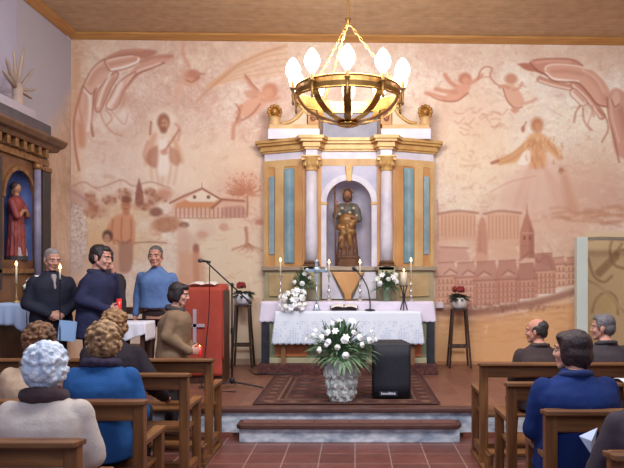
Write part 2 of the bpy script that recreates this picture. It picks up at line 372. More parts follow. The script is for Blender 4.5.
    p.poly([(244, 92), (252, 90), (258, 97), (248, 98)], (206, 144, 116), .7, 1.4); p.stroke([(241, 106), (238, 114), (240, 120), (234, 126), (233, 138)], 4, (212, 152, 124), .9, 1.2); p.stroke([(236, 104), (240, 112), (236, 122)], 1.2, ln, .9, .7); p.stroke([(262, 100), (272, 100), (278, 98)], 3.5, (214, 156, 128), .9, 1.4)
    p.ell(465, 79, 6.5, 6.2, (200, 134, 108), .95, .25); p.ell(466, 81, 4, 4, (222, 164, 136), .85, .4); p.stroke([(445, 75), (450, 82), (457, 87)], 4.4, (210, 148, 122), .95, 1.2)
    p.poly([(458, 84), (470, 86), (466, 94), (456, 101), (442, 100), (450, 92)], (222, 164, 138), .95, 1.3); p.stroke([(468, 93), (456, 101), (440, 100), (428, 94)], 1.5, ln, .9, .8); p.stroke([(456, 92), (444, 91), (436, 89)], 4.5, (212, 152, 126), .9, 1.2); p.stroke([(444, 98), (434, 95), (426, 93)], 4, (214, 154, 128), .9, 1.2)
    p.stroke([(469, 84), (476, 80), (482, 75)], 3.6, (216, 156, 130), .9, 1.1)
    p.stroke([(478, 79), (481, 70), (487, 66.5), (492, 69), (490, 76), (494, 82), (500, 86)], 1.4, (190, 126, 102), .85, .8); p.stroke([(479, 78), (486, 77), (491, 77)], 1.1, pk, .8, .8)
    p.ell(511, 79, 6.5, 5.5, (206, 148, 120), .95, .3); p.poly([(503, 86), (512, 84), (520, 92), (524, 102), (516, 108), (508, 102)], (228, 180, 152), .95, 1.4); p.stroke([(503, 88), (507, 100), (515, 108), (522, 107)], 1.4, ln, .85, .8); p.stroke([(500, 87), (504, 86), (509, 88)], 3.2, (212, 154, 126), .9, 1)
    p.stroke([(513, 90), (519, 88), (522, 83)], 2.6, (214, 156, 130), .8, 1); p.stroke([(522, 104), (530, 102), (536, 99)], 3, (222, 168, 140), .8, 1.2); p.ell(515, 110, 4, 3, (214, 154, 128), .9, .4)
    for k in range(16):
        x, y = q.uniform(450, 500), q.uniform(108, 132); p.stroke([(x, y), (x + 4, y + q.normal(0, 3)), (x + 9, y + q.normal(0, 3))], 1.4, pk, .5, 1)
    # ---- great open hand, right
    p.poly([(517, 64), (526, 63), (536, 66), (546, 74), (536, 72), (526, 70)], (182, 116, 94), .95, 1); p.poly([(529, 64), (532, 60), (548, 58.5), (572, 59), (583, 66), (572, 70), (548, 72), (540, 71)], (206, 146, 124), .95, 1)
    p.stroke([(530, 63), (538, 71), (547, 75)], 1.5, (158, 94, 76), .9, .8); p.stroke([(534, 60), (552, 58.5), (572, 59.5), (583, 66)], 1.2, br, .7, .8); p.stroke([(536, 62.5), (552, 61), (570, 62)], 1.8, (232, 186, 164), .7, 1)
    finger([(540, 79.5), (554, 84), (570, 87.5)], 4.5, base=(220, 168, 144), side=-1); finger([(574, 84), (588, 97), (602, 116)], 6, base=(214, 160, 136), side=-1); finger([(574, 93), (583, 102)], 7, base=(246, 222, 204), side=-1)
    p.poly([(545, 70), (547, 66), (556, 64.5), (574, 66), (590, 69), (602, 79), (610, 92), (608, 106), (598, 105), (588, 93), (578, 82), (562, 80), (550, 77)], (224, 174, 150), .98, .8)
    p.stroke([(545, 70), (547, 66), (556, 64.3), (574, 65.6), (590, 69)], 1.6, (250, 230, 214), .85, .8); p.stroke([(546, 73), (553, 78.5), (564, 80), (578, 81.5)], 2.4, (252, 234, 220), .95, .9); p.stroke([(545, 74), (553, 80.5), (564, 82), (578, 83), (588, 93), (597, 104), (608, 107)], 1.5, (160, 98, 78), .9, .8)
    p.stroke([(552, 71.5), (568, 71.5), (582, 74)], 4, (202, 142, 118), .7, 2); p.stroke([(588, 74), (600, 86), (605, 100)], 6, (206, 146, 122), .7, 3); p.stroke([(583, 70), (596, 79), (604, 92)], 2.2, (244, 214, 194), .6, 1.4)
    for a_ in ([(588, 104), (592, 112), (588, 124), (592, 130)], [(580, 106), (576, 112), (574, 122)], [(583, 108), (584, 120), (590, 130)], [(598, 110), (606, 118), (608, 130), (602, 142)], [(592, 106), (594, 116)]): p.stroke(a_, 1.7, (186, 124, 98), .8, .9)
    p.ell(590, 118, 5, 10, (250, 232, 216), .5, .5)
    p.poly([(607, 98), (612, 90), (619, 89), (632, 100), (644, 124), (652, 156), (618, 156), (611, 124)], (208, 154, 134), .92, 1.4); p.stroke([(607, 98), (609, 118), (615, 142), (619, 162)], 1.6, br, .85, 1); p.stroke([(610, 100), (613, 120), (619, 142)], 2, (236, 196, 178), .7, 1); p.stroke([(621, 110), (626, 130), (632, 152)], 7, (184, 126, 106), .6, 3)
    p.ell(616, 99, 4, 8.5, (230, 188, 170), .9, .3); p.stroke([(611.5, 100), (615, 107), (619, 104)], 1.2, (164, 100, 84), .85, .7)
    # ---- robed figure, right
    p.poly([(531, 136), (541, 134), (549, 142), (552, 158), (565, 205), (510, 212), (500, 190), (526, 160)], (236, 206, 186), .75, 4)
    p.poly([(531, 134), (541, 133), (552, 142), (562, 156), (558, 160), (546, 150), (546, 166), (530, 168), (531, 150), (516, 162), (498, 164), (496, 160), (514, 152)], (222, 166, 112), .85, 2)
    for a_ in ([(530, 140), (512, 154), (497, 161)], [(528, 146), (514, 158), (500, 164)], [(545, 140), (556, 152), (562, 158)], [(533, 140), (532, 156), (536, 168)], [(541, 140), (540, 156), (543, 168)], [(537, 142), (536, 160)]): p.stroke(a_, 1.8, (200, 138, 98), .65, 1.3)
    for a_ in ([(530, 168), (522, 186), (516, 206)], [(544, 168), (551, 186), (558, 204)], [(538, 170), (537, 190), (534, 206)], [(533, 170), (528, 190), (524, 208)], [(548, 172), (558, 188), (566, 206)]): p.stroke(a_, 4, (216, 164, 138), .4, 3)
    p.ell(538, 190, 10, 16, (242, 216, 196), .5, .5)
    p.poly([(523, 152), (529, 150), (529, 163), (518, 164)], (252, 240, 228), .85, 1.2)
    for k in range(40):
        x, y = q.uniform(524, 562), q.uniform(136, 166); p.stroke([(x, y), (x + q.normal(0, 2), y + 4)], 1.3, (196, 136, 96) if k % 2 else (242, 206, 166), .55, .8)
    p.ell(537, 125, 6, 7.5, (190, 124, 84), .9, .35); p.ell(538, 127, 3.4, 4.4, (214, 158, 118), .9, .4); p.stroke([(498, 161), (492, 163)], 3, (176, 112, 90), .9, 1); p.ell(523, 129, 2, 3.2, (178, 116, 88), .85, .4); p.stroke([(524, 127), (526, 122)], 1.5, br, .7, .7)
    p.poly([(560, 166), (566, 170), (574, 196), (578, 210), (568, 208), (562, 186)], (204, 144, 112), .6, 3); p.ell(561, 171, 2.5, 3, (170, 104, 84), .8, .4)
    p.poly([(485, 205), (520, 178), (560, 170), (612, 180), (640, 200), (640, 216), (560, 212)], (206, 158, 136), .3, 10)
    p.stroke([(490, 192), (510, 182), (535, 176)], 1.2, pk, .5, 1); p.stroke([(560, 172), (590, 180), (640, 190)], 1.4, (232, 200, 172), .5, 1)
    for k in range(26):
        x, y = q.uniform(540, 640), q.uniform(206, 226); p.stroke([(x, y), (x + 8, y + q.normal(0, 1)), (x + 18, y + q.normal(0, 1.5))], 2.5, (190, 130, 98), .4, 1.5)
    # ---- landscape, left
    hill = (204, 158, 140)
    p.stroke([(72, 186), (84, 182), (96, 188), (110, 184), (122, 180), (134, 186), (150, 182), (170, 188)], 1.4, (186, 136, 118), .7, 1)
    p.poly([(66, 190), (76, 188), (90, 198), (104, 206), (66, 208)], (196, 156, 150), .6, 3); p.stroke([(66, 188), (80, 196), (94, 206)], 2, (176, 132, 128), .6, 1.4)
    p.poly([(66, 214), (110, 200), (150, 206), (160, 250), (120, 264), (80, 260)], (228, 190, 142), .45, 6)
    for x, y, rx, ry in ((91, 198, 6, 6), (110, 200, 7, 5), (124, 194, 7, 5), (95, 212, 11, 6), (93, 208, 5, 5), (152, 200, 6, 6), (163, 196, 7, 6), (150, 192, 5, 4), (142, 206, 8, 4)):
        p.ell(x, y, rx, ry, (190, 132, 104), .65, .5); p.dots(x, y, rx, ry, 14, 1.6, (166, 108, 84), .5, int(x))
    p.poly([(139, 178), (142.5, 190), (143.5, 204), (135.5, 204), (136, 190)], (160, 100, 84), .9, 1); p.dots(139.5, 195, 3.5, 9, 30, 1, (134, 84, 70), .5, 3)
    p.poly([(72, 205), (80, 206), (84, 232), (86, 270), (60, 270), (60, 232)], (206, 182, 170), .7, 4); p.dots(76, 236, 11, 32, 520, 1.1, (232, 222, 216), .75, 4); p.dots(76, 236, 12, 34, 260, 1, (176, 146, 134), .6, 9); p.ell(74, 252, 13, 28, (206, 190, 184), .35, .4)
    # farmer and child
    p.poly([(112, 218), (120, 214), (128, 213), (134, 219), (135, 240), (132, 246), (126, 240), (120, 246), (110, 240), (107, 228)], (218, 152, 116), .9, 1.4)
    p.poly([(119, 242), (132, 242), (131, 270), (118, 270)], (176, 128, 108), .85, 1.5); p.ell(126, 205, 5, 7, (196, 130, 98), .95, .3); p.ell(126.5, 199.5, 5.2, 3.6, (136, 84, 64), .9, .35); p.ell(126, 212, 3.5, 3.5, (200, 134, 102), .9, .3)
    for a_ in ([(113, 220), (112, 232), (114, 244)], [(122, 218), (121, 236), (124, 244)], [(131, 220), (131, 236), (127, 244)], [(116, 240), (124, 243), (132, 240)]): p.stroke(a_, 1.3, (176, 108, 80), .7, .9)
    p.ell(124.5, 205, .8, .7, dk, .8, .4); p.ell(127.8, 205, .8, .7, dk, .8, .4); p.stroke([(124, 209), (127, 209)], .9, dk, .7, .5)
    p.ell(107.5, 236, 5, 6, (96, 66, 56), .95, .25); p.ell(107, 238.5, 3.2, 4.5, (206, 152, 126), .95, .3); p.poly([(103, 246), (110, 244), (117, 250), (118, 276), (99, 276), (100, 252)], (218, 172, 150), .95, 1.3); p.ell(106, 238, .6, .6, dk, .8, .4); p.ell(108.5, 238, .6, .6, dk, .8, .4)
    # path, ground lines, sheep
    p.stroke([(134, 243), (150, 242), (166, 243)], 1.4, (170, 110, 86), .7, .9)
    for k in range(60):
        x, y = q.uniform(133, 262), q.uniform(206, 300); L = q.uniform(5, 14); p.stroke([(x, y), (x + L / 2, y + q.normal(0, 1.3)), (x + L, y + q.normal(0, 1.6))], q.uniform(.8, 2), (214, 160, 128), q.uniform(.2, .5), 1)
    p.ell(143, 225, 5, 4, (240, 224, 206), .8, .4); p.stroke([(139, 232), (143, 226), (148, 232)], 1.3, (232, 210, 190), .7, .8); p.ell(157, 228, 6, 6, (216, 160, 132), .7, .4); p.dots(157, 228, 6, 6, 30, 1, (232, 196, 170), .5, 5)
    # farmhouse
    p.poly([(172, 200), (184, 195), (202, 188), (222, 199), (246, 201), (246, 217), (172, 217)], (226, 178, 152), .7, 2, sm=False)
    p.poly([(176, 204), (186, 200), (218, 200), (212, 208), (176, 208)], (214, 142, 96), .85, 1.3, sm=False); p.poly([(185, 199), (202, 190), (219, 199), (214, 202), (190, 202)], (244, 226, 202), .95, .8, sm=False)
    p.stroke([(170, 203), (184, 196), (202, 188.5), (221, 199.5)], 1.7, (162, 104, 78), .95, .7, sm=False); p.stroke([(212, 208), (222, 199.5), (244, 201)], 2.4, (164, 100, 78), .9, .8, sm=False); p.ell(194.5, 197, 1.7, 1.9, (140, 92, 84), .95, .3); p.ell(208.5, 197, 1.9, 1.9, (140, 92, 84), .95, .3)
    for x in np.arange(176, 246, 4.2): p.stroke([(x, 208), (x, 217)], 1.4, (178, 122, 100) if x < 222 else (172, 112, 98), .75, .6)
    p.poly([(224, 207), (243, 206), (244, 216), (224, 216)], (186, 128, 116), .5, 1); p.stroke([(172, 218), (210, 218), (246, 217)], 1.2, (180, 122, 96), .6, .8); p.stroke([(202, 188), (202, 183)], .9, br, .7, .5)
    p.ell(165, 193, 8, 5, (214, 156, 128), .7, .4); p.ell(156, 212, 6.5, 4.5, (148, 96, 82), .9, .3); p.ell(167, 224, 14, 8, (198, 142, 110), .9, .25); p.dots(167, 225, 13, 7, 60, 1.2, (178, 120, 92), .4, 6); p.ell(184, 225, 5, 3, (146, 92, 74), .85, .35); p.ell(206, 230, 10, 8, (232, 202, 180), .75, .3); p.ell(202, 235, 6, 4, (214, 152, 124), .6, .4); p.ell(224, 227, 4.5, 4, (212, 152, 124), .7, .4)
    p.ell(188, 240, 10, 9, (226, 194, 172), .7, .4); p.poly([(178, 228), (186, 226), (190, 250), (178, 252)], (222, 180, 158), .6, 2)
    p.stroke([(196, 246), (196, 270), (198, 300)], 6, (196, 132, 110), .7, 1.6); p.ell(196, 249, 3, 4.5, (166, 106, 90), .85, .3); p.poly([(178, 252), (200, 254), (204, 284), (180, 290)], (216, 150, 116), .6, 3)
    # bare tree
    p.stroke([(247, 196), (247.5, 206), (247, 216)], 1.8, (176, 112, 88), .85, .8); p.ell(243, 186, 18, 13, (220, 158, 128), .45, .5)
    for k in range(120):
        a_ = q.uniform(-.2, PI + .2); L = q.uniform(5, 19); x0, y0 = 246, 195; p.stroke([(x0 - L * .3 * math.cos(a_), y0 - L * .35 * math.sin(a_)), (x0 - 3 - L * math.cos(a_), y0 - 1 - L * math.sin(a_) * .85)], .7, (196, 128, 98), .5, .6, sm=False)
    p.dots(243, 185, 18, 13, 150, .9, (196, 126, 98), .5, 12); p.stroke([(246, 228), (247, 240), (246, 246)], 3, (190, 126, 98), .8, 1.2); p.ell(259, 222, 4, 3, (204, 132, 112), .8, .4)
    for k in range(20): p.stroke([(249, 244), (249 + q.normal(0, 10), 248 + abs(q.normal(0, 3)))], .9, (196, 136, 106), .6, .7, sm=False)
    # ---- town, right
    tw = (200, 146, 124); td = (172, 116, 98); tl = (230, 190, 160)
    p.poly([(440, 214), (448, 211), (476, 212), (476, 240), (440, 240)], (222, 172, 140), .7, 1.5, sm=False); p.poly([(486, 213), (520, 212), (520, 242), (486, 240)], (222, 174, 142), .7, 1.5, sm=False)
    p.stroke([(438, 214), (458, 211), (478, 213)], 2.2, td, .7, 1); p.stroke([(484, 214), (500, 211), (521, 213)], 2.2, td, .7, 1); p.stroke([(437, 200), (438, 216), (438, 240)], 1.5, td, .5, 1)
    for x in np.arange(442, 476, 3.6): p.stroke([(x, 216), (x, 236)], 1.1, (190, 132, 106), .6, .7)
    for x in np.arange(489, 520, 3.6): p.stroke([(x, 216), (x, 238)], 1.1, (190, 132, 106), .6, .7)
    p.poly([(478, 225), (482, 217), (486, 225), (487, 262), (477, 262)], (202, 142, 118), .8, 1.2); p.stroke([(480, 232), (480, 256)], 1.2, td, .6, .8); p.ell(482, 240, 7, 10, (206, 150, 124), .5, .5)
    p.poly([(520, 232), (523, 222), (526, 214), (527, 204), (528, 214), (531, 222), (534, 232), (534, 258), (520, 258)], (188, 128, 106), .9, 1, sm=False); p.poly([(529, 222), (534, 232), (534, 258), (529, 258)], (164, 106, 88), .6, 1, sm=False); p.stroke([(522, 233), (533, 233)], 1.2, (220, 174, 146), .7, .6); p.ell(524.5, 238, 1.3, 2, (140, 88, 74), .9, .4); p.ell(530, 238, 1.3, 2, (140, 88, 74), .9, .4); p.stroke([(521, 246), (534, 246)], 1, td, .6, .6)
    p.poly([(437, 250), (442, 247), (466, 248), (470, 260), (437, 264)], (214, 164, 146), .8, 1.2, sm=False); p.stroke([(440, 247), (468, 248)], 1.6, (180, 126, 112), .7, .8); p.poly([(490, 243), (514, 240), (518, 256), (490, 258)], (226, 184, 152), .6, 1.5, sm=False)
    p.poly([(470, 260), (480, 252), (492, 258), (488, 266)], (226, 178, 150), .7, 1.2, sm=False); p.stroke([(470, 262), (474, 254)], 2, (236, 206, 182), .7, .8); p.stroke([(488, 263), (492, 256)], 2.4, (234, 202, 178), .7, .8)
    def house(x0, x1, yr, ye, yb, roof, wall, rows):
        sh = .12 * (x1 - x0)
        p.poly([(x0 + sh, yr), (x1 - sh * 1.6, yr - 1), (x1, ye - 1), (x0 - 1, ye + 1)], roof, .85, 1, sm=False); p.stroke([(x0 + sh, yr), (x1 - sh * 1.6, yr - 1)], 1.2, td, .7, .7)
        p.poly([(x0, ye), (x1, ye - 1), (x1, yb - 2), (x0, yb)], wall, .85, 1, sm=False); p.stroke([(x0 - 1, ye + 1), (x1, ye - .5)], 1.5, (156, 102, 88), .7, .8)
        for r in range(rows):
            yy = ye + 3 + (yb - ye - 3) * r / rows
            p.stroke([(x0 + 1, yy + 5), (x1 - 1, yy + 4)], 1.1, td, .6, .6)
            for x in np.arange(x0 + 3, x1 - 1, 4.2): p.stroke([(x, yy + 1), (x, yy + 3.6)], 1.5, (166, 110, 96), .75, .5)
        p.stroke([(x0, ye), (x0, yb)], 1, td, .5, .6)
    house(552, 566, 258, 264, 288, (208, 154, 130), (224, 174, 142), 3); house(566, 578, 258, 264, 286, (204, 150, 128), (222, 172, 140), 3)
    house(534, 556, 254, 270, 294, (184, 130, 114), (214, 160, 130), 4)
    p.stroke([(520, 260), (532, 252), (538, 262), (546, 256), (552, 268)], 2.2, (166, 110, 94), .7, 1); p.poly([(542, 252), (552, 258), (554, 268), (540, 264)], (184, 128, 110), .7, 1.2, sm=False)
    house(436, 458, 263, 276, 306, (214, 164, 144), (216, 162, 134), 4); house(455, 478, 263, 277, 307, (206, 154, 136), (214, 158, 132), 4); house(474, 500, 262, 280, 306, (196, 140, 122), (206, 150, 126), 4); house(496, 520, 261, 279, 303, (192, 136, 118), (206, 148, 122), 4); house(517, 537, 264, 279, 299, (180, 122, 106), (204, 146, 120), 3)
    for x, y in ((468, 274), (484, 275), (508, 274), (450, 273)): p.poly([(x - 5, y + 2), (x, y - 3), (x + 6, y + 1)], (226, 186, 162), .75, .9, sm=False); p.stroke([(x - 6, y + 1), (x, y - 4), (x + 7, y)], 1.3, (164, 110, 96), .8, .7, sm=False)
    p.poly([(437, 308), (470, 309), (500, 306), (540, 298), (578, 288), (578, 294), (545, 304), (500, 313), (470, 316), (437, 315)], (160, 108, 88), .8, 2)
    p.dots(505, 308, 60, 4, 120, 1.6, (150, 98, 80), .4, 21); p.stroke([(440, 322), (480, 322), (530, 312), (577, 304)], 2.5, (204, 140, 96), .5, 2)
    for k in range(40):
        x, y = q.uniform(440, 572), q.uniform(312, 345); p.stroke([(x, y), (x + 7, y - 1), (x + 15, y - 1)], 1.4, (214, 150, 98), .4, 1)
    # ---- area seen through the glass porch, right: carved, tan
    p.poly([(584, 232), (672, 232), (672, 376), (584, 376)], (226, 204, 162), .85, 2, sm=False)
    for a_ in ([(588, 258), (594, 276), (604, 282), (612, 276)], [(586, 280), (598, 286), (610, 296), (624, 312), (640, 320)], [(596, 272), (606, 262), (616, 252), (622, 244)], [(600, 276), (610, 266), (618, 258)], [(592, 312), (596, 300), (606, 292), (616, 298), (618, 314)], [(590, 240), (602, 238), (622, 240), (650, 240)], [(612, 240), (610, 252), (616, 266), (640, 270)], [(620, 250), (640, 248)]): p.stroke(a_, 2.3, (150, 112, 76), .75, 1.2)
    p.stroke([(586, 282), (600, 288), (612, 298), (624, 314)], 4, (226, 206, 172), .7, 1.6); p.stroke([(598, 274), (610, 262), (618, 254)], 3.4, (128, 96, 66), .7, 1.4); p.ell(604, 304, 9, 9, (222, 196, 138), .7, .4)
    p.c = p.c * .94 + np.array((248, 236, 226.)) * .06
    return p
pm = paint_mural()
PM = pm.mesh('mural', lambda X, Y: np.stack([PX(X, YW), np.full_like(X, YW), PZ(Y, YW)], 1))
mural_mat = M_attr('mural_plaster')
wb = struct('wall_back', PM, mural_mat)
g = G().bx(XL - .2, XR + .2, YW + .01, YW + .25, -.1, 6.0); struct('wall_backing', g, M('plaster_core', (190, 160, 140)))
wallm = M('lavender_plaster', (176, 172, 192), rough=.9, var=.05, scale=2.0, bump=.1, bscale=30)
struct('wall_left', G().bx(XL - .2, XL, -1.6, YW + .2, -.1, 5.9), wallm)
struct('wall_right', G().bx(XR, XR + .2, -1.6, YW + .2, -.1, 5.9), M('cream_plaster', (200, 176, 154), rough=.9, var=.06, scale=2.0, bump=.1, bscale=30))
# painted return of the mural on the left wall beside the side altar
pr_ = Paint(8.4, 0.3, 9.995, 5.2, 60, (204, 174, 152)); hh, ww = pr_.h, pr_.w
nn = fnoise(hh, ww, 1.2, 31)[..., None]; pr_.c = pr_.c + nn * np.array((9, 10, 10.))
bl = np.clip((pr_.Y - (3.05 + (pr_.X - 8.9) * 1.0)) / .45 + fnoise(hh, ww, 1.3, 32) * .12, 0, 1)[..., None]; pr_.c = pr_.c * (1 - bl) + np.array((176, 170, 180.)) * bl
ret = pr_.mesh('mural_return', lambda X, Y: np.stack([np.full_like(X, XL + .003), X, Y], 1)); struct('wall_left_mural', ret, mural_mat)
# ceiling: slightly sloped boards
def ceil_z(x): return ZC + (ZCR - ZC) * (x - XL) / (PX(624, YW) - XL)
g = G(); v = [(x, y, ceil_z(x) + dz) for dz in (0, .12) for y in (-1.6, YW + .2) for x in (XL - .2, XR + .2)]
g.add(v, [(0, 2, 3, 1), (4, 5, 7, 6), (0, 1, 5, 4), (2, 6, 7, 3), (0, 4, 6, 2), (1, 3, 7, 5)])
cm = M_tile('ceiling_boards', (204, 172, 136), (198, 164, 126), (184, 150, 112), 30.0, .11, rough=.5, msize=.004); struct('ceiling', g, cm)
tw = M_wood('honey_trim', (204, 152, 84), (176, 122, 62), 'X')
g = G(); zc = ceil_z; v = []
for x in (XL, XR):
    v += [(x, YW - .005, zc(x) - .001), (x, YW - .16, zc(x) - .001), (x, YW - .16, zc(x) - .03), (x, YW - .02, zc(x) - .07), (x, YW - .005, zc(x) - .07)]
g.add(v, [(4, 3, 2, 1, 0), (5, 6, 7, 8, 9)] + [(i, (i + 1) % 5, 5 + (i + 1) % 5, 5 + i) for i in range(5)]); struct('trim_1', g, tw)
g = G(); v = []
for y in (-1.5, YW - .17):
    v += [(XL + .005, y, zc(XL) - .001), (XL + .14, y, zc(XL) - .001), (XL + .14, y, zc(XL) - .03), (XL + .02, y, zc(XL) - .07), (XL + .005, y, zc(XL) - .07)]
g.add(v, [(4, 3, 2, 1, 0), (5, 6, 7, 8, 9)] + [(i, (i + 1) % 5, 5 + (i + 1) % 5, 5 + i) for i in range(5)]); struct('trim_2', g, M_wood('honey_trim_y', (196, 142, 76), (170, 116, 60), 'Y'))
# floors
tile = M_tile('terracotta', (122, 70, 58), (106, 60, 52), (156, 130, 120), .325, .325, 0, .4, .006)
tile2 = M_tile('terracotta_platform', (138, 94, 76), (126, 84, 70), (152, 114, 96), .30, .30, 0, .4, .004)
struct('floor', G().bx(XL - .2, XR + .2, -1.6, YW + .2, -.12, 0), tile)
PLX0, PLX1 = XL + .001, XR - .001
struct('floor_platform', G().bx(PLX0, PLX1, YS + .02, YW - .002, .005, ZP), tile2)
marble = M('grey_veined_marble', (220, 226, 232), rough=.4, scale=7, rgb2=(132, 146, 164), detail=8, stretch=(1, 1, 2.2))
struct('trim_3', G().bx(PLX0, PLX1, YS, YS + .02, .045, ZP - .045), marble)
edge = M('dark_brown_edge', (86, 54, 46), rough=.5, var=.2, scale=9)
struct('trim_4', G().bx(PLX0, PLX1, YS - .03, YS + .10, ZP - .045, ZP + .004), edge, bevel=.012)
base_t = M('brick_base', (132, 76, 58), rough=.6, var=.2, scale=6)
struct('baseboard_left', G().bx(PLX0, PX(233, YS), YS - .012, YS + .02, 0.002, .05), base_t)
struct('baseboard_right', G().bx(PX(463, YS), PLX1, YS - .012, YS + .02, 0.002, .05), base_t)
# lower step
sx0, sx1 = PX(236, 6.56), PX(463, 6.56)
st = thing('altar_step', 'low wide step with brown tread and mottled grey stone front below the altar platform', 'step', ((sx0 + sx1) / 2, 6.67, 0)); st['kind'] = 'structure'
del st['label']; del st['category']
hw = (sx1 - sx0) / 2
obj('riser', G().bx(-hw + .03, hw - .03, -.09, .115, .002, .135), marble, st)
g = G(); pl = [(-hw, .115), (-hw, -.08), (-hw + .04, -.12), (hw - .10, -.12), (hw - .03, -.09), (hw, -.02), (hw, .115)]
g.prism(pl, .137, .183); obj('tread', g, edge, st, bevel=.01)
g = G()
for k in range(6): g.bx(-hw + .05 + k * (2 * hw - .1) / 6 + .006, -hw + .05 + (k + 1) * (2 * hw - .1) / 6 - .006, -.06, .11, .183, .188)
obj('tread_tile', g, M('tread_tile', (116, 76, 66), rough=.4, var=.12, scale=5), st)
# low skirting on the wall behind the lectern
struct('baseboard_back', G().bx(PX(60, YW), PX(262, YW), YW - .02, YW - .003, ZP, ZP + .09), M('skirting', (206, 178, 150), var=.1))
struct('baseboard_wall', G().bx(PX(437, YW), XR, YW - .02, YW - .003, ZP, ZP + .05), M('skirting2', (210, 150, 104), var=.1))
# glass porch on the right (door frame, rail, pane)
YD = 9.55; dx0, dx1 = PX(577, YD), PX(588, YD); dz = PZ(237, YD)
fr = M('white_green_paint', (206, 220, 212), rough=.35, var=.04, scale=3)
dd = struct('door_1', G().bx(dx0, dx1, YD, YD + .12, ZP, dz), fr, bevel=.006)
struct('door_rail', G().bx(dx1 + .001, XR - .01, YD + .02, YD + .10, dz - .045, dz), M('grey_rail', (150, 146, 134), rough=.25, metal=.5, var=.1), dd)
def glass(name, tint, gl=.08):
    m = bpy.data.materials.new(name); m.use_nodes = True; nt = m.node_tree; N = nt.nodes; L = nt.links
    N.remove(N['Principled BSDF']); t = N.new('ShaderNodeBsdfTransparent'); t.inputs[0].default_value = (*tint, 1); gb = N.new('ShaderNodeBsdfGlossy'); gb.inputs['Roughness'].default_value = .03
    mx = N.new('ShaderNodeMixShader'); mx.inputs[0].default_value = gl; L.new(t.outputs[0], mx.inputs[1]); L.new(gb.outputs[0], mx.inputs[2]); L.new(mx.outputs[0], N['Material Output'].inputs[0]); return m
struct('door_pane', G().bx(dx1 + .001, XR - .01, YD + .055, YD + .063, ZP + .05, dz - .046), glass('tan_glass', (.95, .93, .88)), dd)
# ================================================================ ALTARPIECE AND ALTAR
def wpart(name, g, mat, root, **k):
    L = root.matrix_basis.translation if root.parent is None else root.parent.matrix_basis.translation
    g.v = [(x - L[0], y - L[1], z - L[2]) for x, y, z in g.v]
    return obj(name, g, mat, root, **k)
def one(name, g, mat, label, cat, base, group=None, **k):
    # a thing that is one mesh, with its origin at base
    g.v = [(x - base[0], y - base[1], z - base[2]) for x, y, z in g.v]
    o = obj(name, g, mat, None, loc=base, **k); return tag(o, label, cat, group)
YR = 9.55
zr = lambda py, Y=YR: PZ(py, Y)
ochre = M('ochre_marbled_wood', (222, 172, 112), rough=.5, scale=3.5, rgb2=(190, 130, 76), stretch=(1, 1, .45), detail=8)
ochre2 = M('ochre_marbled_light', (230, 196, 140), rough=.5, scale=4, rgb2=(206, 158, 102), stretch=(1, 1, .5), detail=8)
gold = M('gilded_moulding', (224, 184, 118), rough=.42, metal=.12, scale=6, rgb2=(198, 150, 88))
goldp = M('gilded_relief', (204, 152, 78), rough=.4, metal=.35, scale=14, rgb2=(150, 100, 46), bump=.3)
white = M('white_marbled', (238, 234, 242), rough=.45, scale=5, rgb2=(212, 208, 224), detail=8)
bluep = M('sky_blue_paint', (140, 180, 190), rough=.5, scale=6, rgb2=(114, 152, 168), detail=6)
paleb = M('pale_blue_paint', (166, 190, 196), rough=.5, scale=6, rgb2=(138, 164, 176))
lav = M('lavender_marbled', (216, 212, 230), rough=.5, scale=5, rgb2=(188, 188, 214), detail=8)
niche_m = M('niche_grey_lavender', (214, 206, 220), rough=.6, scale=4, rgb2=(190, 182, 200))
greenm = M('green_marble', (196, 184, 146), rough=.4, scale=5, rgb2=(168, 160, 128), detail=8)
darkb = M('dark_bronze_base', (112, 78, 56), rough=.45, var=.2)
R0 = thing('altarpiece', 'tall ochre, white and blue altarpiece with columns and a statue niche against the mural wall', 'altarpiece', (PX(349, YR), YR, ZP))
xo0, xi0, xc0, xc1 = PX(264, 9.8), PX(303, 9.6), PX(303, 9.5), PX(320, 9.5)
xd0, xd1, xi1, xo1 = PX(378, 9.5), PX(395, 9.5), PX(395, 9.6), PX(434, 9.8)
YO, YI, YC, YN = 9.86, 9.60, 9.44, 9.63
plan = [(xo0, YO), (xi0, YI), (xc0 + .05, YC), (xc1 - .035, YC), (xc1 + .02, YN), (xd0 - .02, YN), (xd0 + .035, YC), (xd1 - .05, YC), (xi1, YI), (xo1, YO)]
def offset(pl, d):
    out = []; n = len(pl)
    for i in range(n):
        P = np.array(pl[i]); dirs = []
        if i > 0: dirs.append(P - np.array(pl[i - 1]))
        if i < n - 1: dirs.append(np.array(pl[i + 1]) - P)
        ns = [np.array((v[1], -v[0])) / np.hypot(*v) for v in dirs]   # toward -y for +x direction
        m = sum(ns); m = m / np.hypot(*m); k = d / max(.35, m @ ns[0]); q = P + m * k
        if i == 0 or i == n - 1: q = P + np.array((-d if i == 0 else d, -d * .6))
        out.append((float(q[0]), float(q[1])))
    return out
YB = 9.985
def layer(d, z0, z1, g=None):
    pl = offset(plan, d); g = g or G(); poly = [(pl[0][0], YB)] + pl + [(pl[-1][0], YB)]
    return g.prism(poly, z0, z1)
